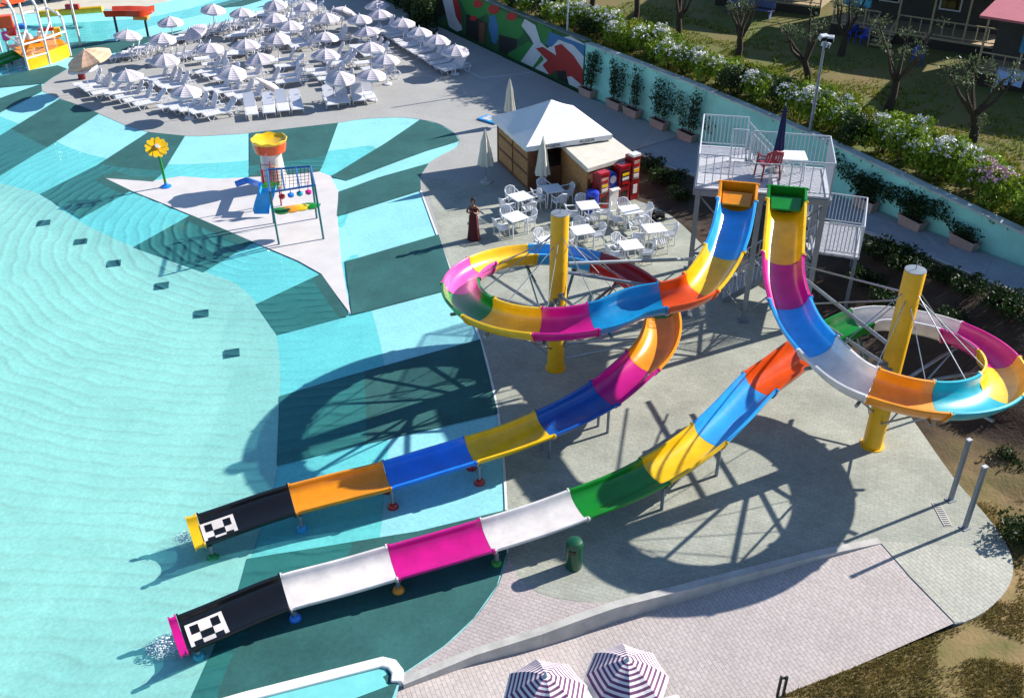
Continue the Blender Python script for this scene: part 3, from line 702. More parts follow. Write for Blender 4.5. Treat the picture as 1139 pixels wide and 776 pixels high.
# things on the tower
def plastic_chair_mesh(name,mname,label,cat,m):
    t=thing(name,label,cat)
    b=MB(); b.box((0,0,.42),(.44,.44,.03)); b.box((0,-.215,.38),(.42,.02,.06)); b.box((0,.215,.38),(.42,.02,.06)); b.build('seat',m,t,bevel=.008)
    b=MB()
    n=7
    for k in range(n):
        a=-.62+1.24*k/(n-1); x0=-.20-.03*math.cos(a*1.2); b.bar((x0,.22*math.sin(a)/.58,.43),(x0-.10,.20*math.sin(a)/.58,.80),.045,.018)
    b.tube([(-.30,-.22,.70),(-.335,-.16,.80),(-.345,0,.84),(-.335,.16,.80),(-.30,.22,.70)],.022,8); b.build('backrest',m,t)
    for s in(-1,1):
        b=MB(); b.tube([(-.30,.22*s,.70),(-.15,.27*s,.65),(.16,.27*s,.64),(.22,.25*s,.60)],.024,8); b.build('armrest',m,t,smooth=True)
    for sx in(-1,1):
        for s in(-1,1):
            b=MB(); b.tube([(.21*sx,.21*s,.62 if sx>0 else .42),(.24*sx,.25*s,0)],.024,8); b.build('leg',m,t,smooth=True)
    return t
M_wp=mat('white_garden_plastic','D9D9DA',rough=.35,var=.05,scale=3.); M_redp=mat('red_garden_plastic','8E0C22',rough=.4,var=.08)
rc=plastic_chair_mesh('plastic_armchair','','red plastic armchair on the deck of the steel slide tower','armchair',M_redp)
p=at(848,178,ZP); rc.location=tp_(2.25,1.25); rc.rotation_euler=(0,0,R(100)); rc.scale=(1.25,1.25,1.25)
def table_mesh(label,group=None):
    t=thing('plastic_table',label,'table',group=group)
    b=MB(); b.box((0,0,.715),(.82,.82,.03)); b.box((0,0,.68),(.74,.74,.05)); b.build('tabletop',M_wp,t,bevel=.012)
    for sx in(-1,1):
        for sy in(-1,1):
            b=MB(); b.tube([(.33*sx,.33*sy,.68),(.37*sx,.37*sy,0)],[.035,.022],8); b.build('leg',M_wp,t,smooth=True)
    return t
tt=table_mesh('white plastic table beside the red armchair on the tower'); tt.location=tp_(3.0,1.5); tt.rotation_euler=(0,0,R(-6))
def closed_parasol(name,label,loc,h,m,r=.16,base=True,group=None):
    t=thing(name,label,'parasol',loc,0,group)
    b=MB(); b.tube([(0,0,.05),(0,0,h+.08)],.022,8); b.build('pole',M_steel,t,smooth=True,world=False)
    b=MB(); rr=random.Random(int(loc[0]*100)); ph=rr.random()*6
    n=24; b.lathe([(.02,h),(.05,h-.1),(r*.62,h-.55),(r*.8,h-1.0),(r*1.0,h-1.35),(r*1.15,h-1.6),(r*1.02,h-1.62),(.03,h-1.4)],(0,0,0),n,wob=lambda k:1+.22*math.sin(k*math.pi*2/n*8+ph)+.05*math.sin(k*2.1)); b.build('folded_canopy',m,t,smooth=True,world=False)
    if base:
        b=MB(); b.lathe([(.28,0),(.28,.05),(.24,.08),(.05,.09),(.04,.3)],(0,0,0),18); b.build('base',M_kerb,t,smooth=True,world=False)
    return t
closed_parasol('closed_parasol','closed dark blue parasol standing on the steel slide tower',tp_(2.55,1.9),2.2,mat('navy_fabric','16204A',rough=.9,var=.2),r=.13)
# ================================================================ WALLS AND MURAL
W_=[Vector((x,y,0)) for x,y in WALL]
def wallseg(name,P,zt,m,label,thick=.3,cap=None):
    t=thing(name,label,'wall',P[0]+Vector((0,0,-.6)))
    mb=MB(); n=len(P); nor=[]
    for i in range(n):
        d=(P[min(i+1,n-1)]-P[max(i-1,0)]).normalized(); nor.append(Vector((-d.y,d.x,0)))
    vs=[];fs=[]
    for i in range(n): vs+=[P[i]+Vector((0,0,-.6)),P[i]+Vector((0,0,zt)),P[i]+nor[i]*thick+Vector((0,0,zt)),P[i]+nor[i]*thick+Vector((0,0,-.6))]
    for i in range(n-1):
        for k in range(4): fs.append((i*4+k,i*4+(k+1)%4,i*4+4+(k+1)%4,i*4+4+k))
    fs+=[(0,1,2,3),((n-1)*4+3,(n-1)*4+2,(n-1)*4+1,(n-1)*4)]
    mb.add(vs,fs).build('wall_body',m,t)
    c=MB(); vs=[];fs=[]
    for i in range(n):
        for a,z in((-.05,zt),(-.05,zt+.07),(thick+.05,zt+.07),(thick+.05,zt)): vs.append(P[i]+nor[i]*a+Vector((0,0,z+.002)))
    for i in range(n-1):
        for k in range(4): fs.append((i*4+k,i*4+(k+1)%4,i*4+4+(k+1)%4,i*4+4+k))
    fs+=[(0,1,2,3),((n-1)*4+3,(n-1)*4+2,(n-1)*4+1,(n-1)*4)]
    c.add(vs,fs).build('coping',cap or mat('weathered_coping','A9B2AC',rough=.8,var=.25,scale=1.4,bump=.2),t)
    return t
M_turq=mat('turquoise_wall_paint','8CCFC0',rough=.75,var=.16,scale=.9,bump=.15,bscale=18,det=8.)
wallseg('garden_wall',[W_[3],W_[4],W_[5],W_[6],W_[7],W_[8]],WALLZ,M_turq,'long turquoise painted garden wall below the flowering hedge')
MUR=wallseg('mural_wall',[W_[0],W_[1],W_[2],W_[3]-Vector((.003,-.004,0))],WALLZ+.12,mat('mural_dark_green','0C3A1C',rough=.7,col2='15582A',scale=.8),'wall with a jungle mural of red, white and green shapes behind the sun loungers',cap=mat('mural_coping','5E6B66',rough=.8,var=.2))
# the painted shapes lie on the wall face
wa,wb=W_[2],W_[3]; wd_=(wb-wa).normalized(); wn=Vector((wd_.y,-wd_.x,0))   # towards the deck
def wallpt(u,v,off):
    d=Vector(ray(u,v)); o=Vector((0,0,H)); t=((wa+wn*off)-o).dot(wn)/d.dot(wn); p=o+d*t
    p.z=max(.03,min(WALLZ+.09,p.z)); return p
def paintshape(px,m,layer,name):
    P=[wallpt(480+x/3.879,y/3.879,.004+.004*layer) for x,y in px]
    bm=bmesh.new(); vs=[bm.verts.new(p) for p in P]
    c=[Vector((p-wa).dot(wd_) for p in ())] if False else None
    for tri in tessellate_polygon([[Vector(((p-wa).dot(wd_),p.z,0)) for p in P]]):
        try: bm.faces.new([vs[i] for i in tri])
        except ValueError: pass
    me=bpy.data.meshes.new(name); bm.to_mesh(me); bm.free()
    me.transform(Matrix.Translation(-MUR.location)); me.materials.append(m)
    o=bpy.data.objects.new(name,me); COL.objects.link(o); o.parent=MUR; KID.setdefault(MUR.name,[]).append(o)
def mp(n,h): return mat('mural_'+n,h,rough=.7,var=.1,scale=1.5)
gl_,wh_,rd_,bl_,bk_,br_=mp('leaf_green','196E2B'),mp('white','B4BABE'),mp('red','941C18'),mp('blue','28648F'),mp('black','0A0C0C'),mp('brown','5A3A1E')
for px,m,l,n in [([(-60,-40),(40,-40),(60,60),(20,110),(-50,90)],bk_,1,'painted_black_shape'),([(120,-10),(200,-20),(330,60),(400,90),(395,150),(340,200),(280,170),(240,60),(180,90),(150,60)],gl_,1,'painted_foliage'),  # first shape: plain black mural paint at the far end
 ([(150,60),(240,100),(230,260),(150,220)],bk_,2,'painted_doorway'),([(205,95),(232,100),(228,250),(205,240)],br_,3,'painted_post'),([(250,70),(275,66),(288,120),(280,190),(262,185),(246,120)],bl_,3,'painted_figure'),
 ([(290,150),(370,170),(360,300),(290,270)],bk_,2,'painted_doorway'),([(330,230),(420,180),(440,190),(395,290),(330,300)],gl_,3,'painted_foliage'),
 ([(45,-10),(85,-10),(120,50),(132,130),(110,152),(75,115),(62,60)],wh_,2,'painted_bird'),([(88,-10),(118,10),(128,70),(126,112),(104,70)],rd_,3,'painted_stripe'),
 ([(460,95),(520,130),(495,190),(455,215),(440,180)],gl_,1,'painted_foliage'),
 ([(598,150),(662,192),(656,260),(646,420),(592,404),(580,315),(540,300),(500,352),(384,305),(440,190),(424,160),(388,112),(402,82),(448,110),(470,182),(500,210),(556,165)],wh_,4,'painted_white_shape'),
 ([(512,138),(560,158),(662,196),(658,246),(612,196),(548,172),(518,204),(492,192)],bl_,5,'painted_swirl'),
 ([(450,210),(480,203),(538,240),(530,200),(560,190),(612,240),(652,300),(652,372),(604,330),(562,334),(540,302),(510,345),(478,282),(500,262)],rd_,6,'painted_red_shape'),
 ([(436,302),(474,238),(484,258),(446,312)],gl_,6,'painted_leaf'),([(540,308),(580,304),(586,398),(545,384)],bk_,7,'painted_doorway')]:
    paintshape(px,m,l,n)
for x,y,r in((200,18,22),(268,42,26),(345,72,24),(180,80,16)):
    paintshape([(x+r*math.cos(a*.7),y+r*.8*math.sin(a*.7)) for a in range(9)],rd_,7,'painted_flower')
# ================================================================ FOLIAGE TOOLS
def leaves(mb,rnd,c,rad,n,size,mi=0,shell=.35,flat=0.):
    for _ in range(n):
        while True:
            p=Vector((rnd.uniform(-1,1),rnd.uniform(-1,1),rnd.uniform(-1,1)))
            if shell<p.length<=1: break
        q=Vector((c[0]+p.x*rad[0],c[1]+p.y*rad[1],c[2]+p.z*rad[2]))
        a=Vector((rnd.gauss(0,1),rnd.gauss(0,1),rnd.gauss(0,.6)+flat)).normalized(); b=a.cross(Vector((rnd.gauss(0,1),rnd.gauss(0,1),rnd.gauss(0,1)))).normalized(); cc=a.cross(b)
        s=size*rnd.uniform(.6,1.3); mb.add([q-b*s,q+cc*s*.45,q+b*s,q-cc*s*.45],[(0,1,2,3)],mi)
M_lf=[leafmat('oleander_leaf','445A12','84A028'),leafmat('dark_leaf','14260C','2C4416'),leafmat('olive_leaf','39452B','5E6B48'),leafmat('bright_leaf','4C6010','8A9224')]
M_bark=mat('bark','3A2E22',rough=.95,var=.3,scale=8,bump=.6,bscale=25)
M_fw=mat('white_blossom','D8D6D0',rough=.7,var=.06); M_fp=mat('pink_blossom','C9A0AC',rough=.7,var=.15)
M_terra=mat('planter_concrete','A58B80',rough=.8,var=.15,scale=4,bump=.15)
M_earth=mat('potting_earth','20160F',rough=1.,var=.3)
def walkz(x,y):
    best=min(range(39),key=lambda i:segdist((x,y),wl[i],wl[i+1])); return wl[best].z
def bywall(u):
    best=None
    for i in range(3,8):
        for k in range(60):
            q=W_[i].lerp(W_[i+1],k/60); d=(W_[i+1]-W_[i]).normalized(); q=q+Vector((d.y,-d.x,0))*.34; q.z=max(0.,walkz(q.x,q.y))+.012; e=abs(proj(q)[0]-u)
            if best is None or e<best[0]: best=(e,q)
    return best[1]
def potted(label,loc,rz,h,spread,seed,group,dense=True):
    rnd=random.Random(seed); t=thing('potted_shrub',label,'potted plant',loc,rz,group)
    b=MB(); L,w=.55,.2
    def ringq(k,z): return [Vector((x*L*k,y*w*k,z)) for x,y in((-1,-1),(1,-1),(1,1),(-1,1))]
    vs=ringq(.85,0)+ringq(1,.36)+ringq(1.05,.36)+ringq(1.05,.42)+ringq(.92,.42)+ringq(.9,.33); fs=[(0,3,2,1)]
    for k in range(5):
        for j in range(4): fs.append((k*4+j,k*4+(j+1)%4,k*4+4+(j+1)%4,k*4+4+j))
    b.add(vs,fs).build('planter',M_terra,t,world=False)
    b=MB(); b.box((0,0,.345),(.98,.35,.03)); b.build('soil',M_earth,t,world=False)
    b=MB(); f=MB()
    for k in range(7):
        x=rnd.uniform(-.4,.4); tip=Vector((x*1.3+rnd.uniform(-.3,.3)*spread,rnd.uniform(-.1,.12),.36+h*rnd.uniform(.75,1.05)))
        mid=Vector((x*1.1,rnd.uniform(-.05,.1),.36+h*.5)); b.tube([(x,0,.34),mid,tip],[.014,.011,.006],5)
        for q in range(5):
            u=.25+.75*q/4; c=Vector((x,0,.34)).lerp(tip,u); leaves(f,rnd,c,(.2*spread+.06,.14,.2),26 if dense else 14,.062,shell=.1)
    b.build('stem',M_bark,t,world=False); f.build('foliage',M_lf[1],t,world=False)
    return t
for k,(u,v) in enumerate([(652,115),(683,126),(703,136),(733,145),(764,156)]):
    p=bywall(u)
    potted(['tall dark shrub in a planter at the end of the mural','tall dark shrub in a planter, second from the mural','tall sparse shrub in a planter, third from the mural','tall dark shrub in a planter with a red tag, fourth from the mural','tall dark shrub in the planter nearest the steel tower, left of it'][k],p,R(-57),2.0,1.25,20+k,'potted shrubs along the turquoise wall',k!=2)
for k,(u,v,z) in enumerate([(961,219,.75),(1014,238,1.02),(1070,258,1.32)]):
    p=bywall(u)
    potted(['low spreading shrub in the planter just right of the steel tower','low spreading shrub in the middle planter right of the steel tower','nearly bare planter with a low shrub, farthest right along the wall'][k],p,R(-63),[.9,.8,.4][k],1.9,30+k,'potted shrubs along the turquoise wall',k<2)
# creepers on the wall behind the right planters
def creeper(px,label,seed,n,name='wall_creeper'):
    rnd=random.Random(seed); f=MB(); base=None
    for u,v in px:
        # on the wall face: intersect with the nearest wall segment
        best=None
        for i in range(3,8):
            a,b=W_[i],W_[i+1]; d=(b-a).normalized(); nn=Vector((d.y,-d.x,0)); r=Vector(ray(u,v)); t=(a-Vector((0,0,H))).dot(nn)/r.dot(nn); p=Vector((0,0,H))+r*t
            s=(p-a).dot(d)
            if 0<=s<=(b-a).length and t>0 and (best is None or t<bt): best=p+nn*.12; bt=t
        if best: leaves(f,rnd,best,(.5,.45,.42),n,.075,shell=.0); base=base or best
    return f.single(name,M_lf[1],label,'climbing plant')
creeper([(935,180),(948,192),(960,205),(975,203),(990,212),(1005,218),(1020,222),(1035,228),(1050,233)],'dark creeper hanging over the turquoise wall above the right planters',5,230)
creeper([(668,72),(690,85),(712,95),(735,108),(755,118),(775,128),(790,140)],'dark creeper spread across the turquoise wall left of the steel tower',6,95)
# ================================================================ KIOSK
def text_mesh(s,size,depth=.004):
    cu=bpy.data.curves.new('txt','FONT'); cu.body=s; cu.size=size; cu.extrude=depth; cu.align_x='CENTER'; cu.align_y='CENTER'
    o=bpy.data.objects.new('txt',cu); COL.objects.link(o); dg=bpy.context.evaluated_depsgraph_get(); me=bpy.data.meshes.new_from_object(o.evaluated_get(dg)); bpy.data.objects.remove(o); return me
def text_on(s,size,pos,xd,yd,m,parent,name='lettering'):
    me=text_mesh(s,size); zd=xd.cross(yd); Mx=Matrix((xd,yd,zd)).transposed().to_4x4(); Mx.translation=pos-parent.location
    me.transform(Mx); me.materials.clear(); me.materials.append(m); o=bpy.data.objects.new(name,me); COL.objects.link(o); o.parent=parent; KID.setdefault(parent.name,[]).append(o)
M_osb=mat('osb_board','8A5E36',rough=.8,col2='B38450',scale=9.,bump=.25,bscale=30,det=6.)
M_wood=mat('brown_timber','6A4326',rough=.8,var=.25,scale=5.,bump=.3,bscale=22)
M_canvas=mat('white_canvas','D2D2D0',rough=.75,var=.05,scale=1.5,bump=.1,bscale=6)
K=thing('snack_kiosk','wooden snack kiosk with a white pyramid canvas roof and a flat side awning','kiosk',(1.8,42.1,0))
kA,kB,kC=Vector((-.62,43.3,0)),Vector((.72,39.95,0)),Vector((4.05,41.25,0)); kD=kA+kC-kB
cen=(kA+kB+kC+kD)/4
def kp(p,k,z): q=cen+(p-cen)*k; return Vector((q.x,q.y,z))
HW=2.15
kax=(kC-kB).normalized(); kay=(kA-kB).normalized()
def panel(a,b,z0,z1,m,name,th=.05,parent=K):
    mb=MB(); mb.bar(Vector((a.x,a.y,(z0+z1)/2)),Vector((b.x,b.y,(z0+z1)/2)),th,z1-z0); return mb.build(name,m,parent,bevel=.004)
for f0,f1 in((.02,.48),(.52,.98)):   # two doors on the left side
    a,b=kA.lerp(kB,f0),kA.lerp(kB,f1); dr=panel(a,b,.03,HW,M_osb,'side_panel')
    mb=MB()
    for z in(.12,.75,1.4,2.05):
        mb.bar(a+Vector((0,0,z))-kax*.04,b+Vector((0,0,z))-kax*.04,.03,.09)
    mb.build('batten',M_wood,dr)
panel(kB.lerp(kC,.0),kB.lerp(kC,.2),.0,HW,M_wood,'front_panel'); panel(kB.lerp(kC,.8),kC,.0,HW,M_wood,'front_panel'); panel(kA,kD,.0,HW,M_osb,'rear_panel'); panel(kD,kC,.0,HW,M_osb,'right_panel')
panel(kB.lerp(kC,.2)+kay*.1,kB.lerp(kC,.8)+kay*.1,.0,.95,M_wood,'counter')
mb=MB(); 
for p in(kA,kB,kC,kD): mb=MB(); mb.box((p.x,p.y,HW/2),(.1,.1,HW),math.atan2(kax.y,kax.x)); mb.build('corner_post',M_wood,K)
mb=MB(); E_=[kp(p,1.13,HW-.02) for p in(kA,kB,kC,kD)]; ap=Vector((cen.x,cen.y,3.3)); rows=6; vs=[];fs=[]
per=[]; 
for i in range(4):
    for k in range(6): per.append(E_[i].lerp(E_[(i+1)%4],k/6))
n=24
for r in range(rows):
    t=r/rows
    for p in per:
        q=p.lerp(ap,t); q.z-=.035*math.sin(math.pi*t); vs.append(q)
vs.append(ap); 
for r in range(rows-1):
    for k in range(n): fs.append((r*n+k,r*n+(k+1)%n,(r+1)*n+(k+1)%n,(r+1)*n+k))
for k in range(n): fs.append(((rows-1)*n+k,(rows-1)*n+(k+1)%n,len(vs)-1))
mb.add(vs,fs); rf=mb.build('canopy_roof',M_canvas,K)
mb=MB()
for i in range(4):
    a,b=E_[i],E_[(i+1)%4]; 
    for s in range(6):
        p,q=a.lerp(b,s/6),a.lerp(b,(s+1)/6); mb.add([p,q,q+Vector((0,0,-.2)),(p+q)/2+Vector((0,0,-.225)),p+Vector((0,0,-.2))],[(0,1,2,3,4)])
va=mb.build('valance',M_canvas,K)
mo=va.modifiers.new('solid','SOLIDIFY'); mo.thickness=.012
outn=-kay
for f in(.3,.7):
    p=E_[1].lerp(E_[2],f)+outn*.022+Vector((0,0,-.1)); text_on('ALGIDA',.2,p,kax,Vector((0,0,1)),mat('dark_lettering','3A3C44',rough=.6),K)
# side annex
aA,aB,aC,aD=[Vector((q.x,q.y,0)) for q in(at(625,160,1.85),at(654,187,1.75),at(705,172,1.75),at(674,149,1.85))]
panel(aA,aB,.0,1.72,M_osb,'annex_side'); panel(aB,aC,.0,1.65,M_wood,'annex_front'); panel(aC,aD,.0,1.72,M_osb,'annex_side')
mb=MB(); c2=(aA+aB+aC+aD)/4
def ka(p,k,z): q=c2+(p-c2)*(1+(k-1)*.5); return Vector((q.x,q.y,z))
tpz=[1.88,1.78,1.78,1.88]; tv=[ka(p,1.1,z) for p,z in zip((aA,aB,aC,aD),tpz)]; mb.add(tv+[q+Vector((0,0,-.2)) for q in tv],[(0,1,2,3),(0,4,5,1),(1,5,6,2),(2,6,7,3),(3,7,4,0),(4,7,6,5)])
mb.build('awning',mat('cream_awning','C4BEB0',rough=.75,var=.08,bump=.1,bscale=6),K,bevel=.02)
mb=MB(); mb.box(tuple(kp(kB,1.0,0)+Vector((-.12,.45,1.05))),(.05,.22,.42)); mb.build('notice_board',mat('notice_paper','BDB6A0',rough=.7),K)
# ---- machines against the annex
adir=(aC-aB).normalized(); aout=Vector((adir.y,-adir.x,0)); arz=math.atan2(adir.y,adir.x)
def machine(label,s,h,w,body,panelc,kind,seed):
    rnd=random.Random(seed); p=aB+adir*s+aout*.36
    t=thing('vending_machine',label,'vending machine',p,arz)
    b=MB()
    if kind=='arch':
        b.prism([(-w/2,-.25),(w/2,-.25),(w/2,.25),(-w/2,.25)],0,h*.55); bb=b.build('lower_cabinet',body,t,world=False,bevel=.015)
        b=MB(); n=12; pr=[(-w/2*.9,h*.55)]+[(-w/2*.9*math.cos(math.pi*k/n),h*.78+h*.22*math.sin(math.pi*k/n)) for k in range(n+1)]+[(w/2*.9,h*.55)]
        vs=[(x,-.12,z) for x,z in pr]+[(x,.2,z) for x,z in pr]; m_=len(pr); b.add(vs,[tuple(range(m_)),tuple(range(2*m_-1,m_-1,-1))]+[(k,(k+1)%m_,(k+1)%m_+m_,k+m_) for k in range(m_)]); hd=b.build('arched_head',panelc,t,world=False)
        b=MB(); b.lathe([(.17,0),(.17,.02),(.12,.021),(0,.022)],(0,0,0),18); b.v=[(x,-.125-z,h*.78+y) for x,y,z in b.v]; b.build('dial',PL['white'],hd,world=False)
        b=MB(); b.box((0,-.30,h*.52),(w*.9,.18,.06),rx=R(15)); b.build('control_shelf',PL['white'],t,world=False)
    else:
        b.box((0,0,h/2),(w,.5,h)); b.build('cabinet',body,t,world=False,bevel=.02)
        b=MB(); b.box((0,-.256,h*.7),(w*.74,.02,h*.42)); wd2=b.build('display_window',panelc,t,world=False)
        for r in range(3):
            b=MB(); b.box((0,-.275,h*.57+r*h*.12),(w*.6,.02,h*.07)); b.build('goods_row',[PL['red'],PL['white'],PL['yellow']][(r+seed)%3],wd2,world=False)
        b=MB(); b.box((0,-.257,h*.26),(w*.5,.022,h*.2)); b.build('delivery_hatch',PL['black'] if kind=='low' else PL['white'],t,world=False)
        b=MB(); b.box((0,-.1,h+.05),(w*.96,.34,.1)); b.build('sign_board',PL['white'] if kind=='tall' else PL['red'],t,world=False)
mredm=mat('machine_red','800F14',rough=.35,var=.08,coat=.2); mblu=mat('machine_blue','1B3FA0',rough=.3,coat=.2,var=.1); mgla=mat('machine_dark_glass','241C1E',rough=.1,spec=.8); mpap=mat('machine_poster','C8B8A8',rough=.4,col2='7A3A30',scale=6)
machine('red vending machine with a glass front next to the blue bin',.42,1.55,.5,mredm,mpap,'low',1)
machine('white arcade machine with an arched blue head between two red machines',.98,1.5,.5,PL['white'],mblu,'arch',2)
machine('wide red vending machine with a dark glass front, third from the blue bin',1.55,1.62,.58,mredm,mgla,'low',3)
machine('tall narrow red and white vending machine at the corner of the kiosk awning',2.14,1.95,.44,mredm,mpap,'tall',4)
def bin_(label,loc,m,lidm,h,r,name='litter_bin'):
    t=thing(name,label,'bin',loc); b=MB(); b.lathe([(r*.92,0),(r,.03),(r,h*.78),(r*1.04,h*.78),(r*1.04,h*.82)],(0,0,0),24)
    b.build('bin_body',m,t,smooth=True,world=False)
    b=MB(); b.lathe([(r*1.06,h*.821),(r*1.04,h*.87),(r*.9,h*.95),(r*.5,h*.99),(0,h)],(0,0,0),24); b.build('lid',lidm,t,smooth=True,world=False)
    b=MB(); b.box((-r*.3,-r*.93,h*.7),(r*.9,.04,h*.1),rz=-.3); b.build('slot',PL['black'],t,world=False); return t
gb=mat('bin_green','0E4A30',rough=.35,var=.15,coat=.2); bin_('dark green domed litter bin beside the white section of the slide',at(638,630),gb,gb,.9,.2)
bb_=mat('bin_blue','1536A8',rough=.4,var=.1); bin_('blue plastic bin at the corner of the kiosk beside the red machine',aB-adir*.12+aout*.5,bb_,bb_,1.0,.27,'plastic_bin')
# ---- plaza furniture
closed_parasol('closed_parasol','closed cream parasol on a round base left of the kiosk',at(540.5,203),2.45,mat('cream_fabric','C9C3B2',rough=.9,var=.08,bump=.3,bscale=8),r=.27)
closed_parasol('closed_parasol','closed cream parasol between the tables and the front of the kiosk',at(603,214),2.45,MATS['cream_fabric'],r=.27)
closed_parasol('closed_parasol','closed cream parasol standing behind the kiosk roof',at(567,139),2.35,MATS['cream_fabric'],r=.24)
chair0=plastic_chair_mesh('plastic_armchair','','white plastic armchair','armchair',M_wp); table0=table_mesh('white plastic table',group='white plastic tables in front of the kiosk')
TBL=[(579,236,'nearest the woman',8,(0,90,180,270)),(614,227,'beside the kiosk parasol',-5,(0,100,185,275)),(573,259,'right above the slide ring',10,(85,175,0)),(653,246,'by the blue bin',-12,(95,180,270,350)),(700,251,'by the red machines',-8,(90,185,265,5)),(647,274,'right of the yellow pole',-6,(5,180,80)),(726,272,'by the netting heap',-10,(90,170,275,0)),(700,291,'behind the bracing tubes',-10,(110,180,350)),(612,286,'inside the slide ring',4,(0,90,190))]
used=[False,False]; SIDE={0:'right',1:'far',2:'left',3:'near'}
for (u,v,dsc,rz,angs) in TBL:
    p=at(u,v); 
    if not used[0]: t=table0; used[0]=True; t.location=p; t.rotation_euler=(0,0,R(rz+25)); t['label']='white square plastic table '+dsc
    else: dup(table0,p,R(rz+25),'white square plastic table '+dsc)
    for a in angs:
        th_=R(a+rz+25); q=p+Vector((math.cos(th_),math.sin(th_),0))*.62
        w=SIDE[int(((a+45)%360)//90)]
        lb='white plastic armchair on the %s side of the table %s'%(w,dsc); g='white plastic armchairs around the tables'
        if not used[1]: c=chair0; used[1]=True; c.location=q; c.rotation_euler=(0,0,th_+math.pi+R(random.uniform(-14,14))); c['label']=lb; c['group']=g
        else: dup(chair0,q,th_+math.pi+R(random.uniform(-14,14)),lb,g)
rnd=random.Random(3); mb=MB()
for k in range(60):
    a=rnd.uniform(0,6.3); r=.45*math.sqrt(rnd.random()); mb.tube([(r*math.cos(a)+rnd.gauss(0,.15),r*math.sin(a)*.7+rnd.gauss(0,.12),.03+rnd.random()*.3*(1-r)) for _ in range(4)],.035,5)
c=at(725,243); mb.v=[(x+c.x,y+c.y,z) for x,y,z in mb.v]; mb.single('netting_pile',mat('black_netting','141414',rough=.8),'crumpled heap of black netting on the plaza beside the white tables','netting')
# two bare posts and a drain
for k,(u,v) in enumerate(((1057,556),(1073,587))):
    p=at(u,v); t=thing('steel_post',['bare grey steel post behind the drain cover','bare grey steel post in front of the drain cover'][k],'post',p,0,'steel posts on the paved apron')
    b=MB(); b.box((0,0,1.0),(.11,.09,2.0),.4); b.build('post_shaft',M_grey,t,world=False); b=MB(); b.box((0,0,2.015),(.13,.11,.03),.4); b.build('post_cap',M_whitesteel,t,world=False); b=MB(); b.box((0,0,.017),(.24,.2,.015),.4); b.build('base_plate',M_grey,t,world=False)
a,b=at(1041,559,.012),at(1055,585,.012); t=thing('drain_cover','narrow pale drain cover set in the paving beside two grey posts','drain',(a+b)/2); mb=MB(); mb.bar(a,b,.22,.012); mb.build('cover_frame',M_kerb,t)
mb=MB()
for k in range(12): q=a.lerp(b,(k+.5)/12); d=(b-a).normalized(); n_=Vector((-d.y,d.x,0)); mb.bar(q+n_*.08+Vector((0,0,.008)),q-n_*.08+Vector((0,0,.008)),.02,.008)
mb.build('slot_rows',M_dk,t)
p=at(865,771,0); t=thing('gate_post','small dark steel gate post at the lower edge of the pink paving','post',p)
for s in(0,.12): b=MB(); b.bar((s,0,-.1),(s,0,.55),.05); b.build('upright',M_dk,t,world=False)
b=MB(); b.bar((0,0,.5),(.12,0,.5),.04); b.build('crossbar',M_dk,t,world=False)
# inflatable mats by the kiosk
p=at(546,134,0); t=thing('pool_mat','pale blue and white foam pool mat lying on the ground behind the kiosk','pool mat',p,R(-40)); b=MB(); b.box((0,0,.05),(1.2,.75,.08)); b.build('mat_body',PL['skyblue'],t,world=False,bevel=.03)
b=MB(); b.box((-.15,0,.095),(.5,.55,.012)); b.build('white_patch',PL['white'],t,world=False)
# ---- white court line by the mural
mb=MB()
for q,r in(((513,75),(536,87)),((536,87),(590,81))): mb.bar(at(*q,.006),at(*r,.006),.09,.006)
o=mb.build('painted_line',mat('white_line_paint','B8BCC0',rough=.7)); o['kind']='structure'
# ================================================================ WOMAN IN A LONG DRESS
def skin_fig(name,joints,edges,m,parent,levels=2):
    me=bpy.data.meshes.new(name); me.from_pydata([j[0] for j in joints],edges,[]); me.materials.append(m)
    o=bpy.data.objects.new(name,me); COL.objects.link(o); o.parent=parent; KID.setdefault(parent.name,[]).append(o)
    sk_=o.modifiers.new('skin','SKIN'); sk_.use_smooth_shade=True
    lay=me.skin_vertices[0].data if me.skin_vertices else None
    if lay is None:
        bpy.context.view_layer.objects.active=o; lay=me.skin_vertices[0].data
    for i,j in enumerate(joints):
        r=j[1]; lay[i].radius=(r,r) if not isinstance(r,tuple) else r
    lay[0].use_root=True
    ss=o.modifiers.new('sub','SUBSURF'); ss.levels=levels; ss.render_levels=levels
    return o
PW=thing('person','woman in a long dark red dress with hands raised to her chest','person',at(527,266.5),R(-8))
M_skin=mat('skin','8A5A42',rough=.5,var=.05); M_dress=mat('dark_red_cloth','4E0C14',rough=.85,var=.25,scale=6,bump=.3,bscale=14); M_hair=mat('dark_hair','14100E',rough=.6,var=.3)
J=[((0,0,.98),(.13,.10)),((0,0,1.15),(.115,.09)),((0,.0,1.33),(.15,.095)),((0,0,1.43),(.07,.06)),((0,-.01,1.50),(.045,.045)),((0,-.02,1.58),(.07,.08)),((0,-.02,1.66),(.072,.09)),((0,-.01,1.73),(.045,.055)),
 ((.17,0,1.40),.05),((.25,.02,1.17),.04),((.12,-.17,1.20),.033),((.06,-.21,1.25),.028),
 ((-.17,0,1.40),.05),((-.26,.02,1.17),.04),((-.13,-.17,1.22),.033),((-.06,-.22,1.28),.028),
 ((.09,0,.90),.10),((.09,-.01,.50),.06),((.09,0,.09),.04),((.09,-.12,.035),(.03,.035)),
 ((-.09,0,.90),.10),((-.09,-.01,.50),.06),((-.09,0,.09),.04),((-.09,-.12,.035),(.03,.035))]
Ed=[(0,1),(1,2),(2,3),(3,4),(4,5),(5,6),(6,7),(2,8),(8,9),(9,10),(10,11),(2,12),(12,13),(13,14),(14,15),(0,16),(16,17),(17,18),(18,19),(0,20),(20,21),(21,22),(22,23)]
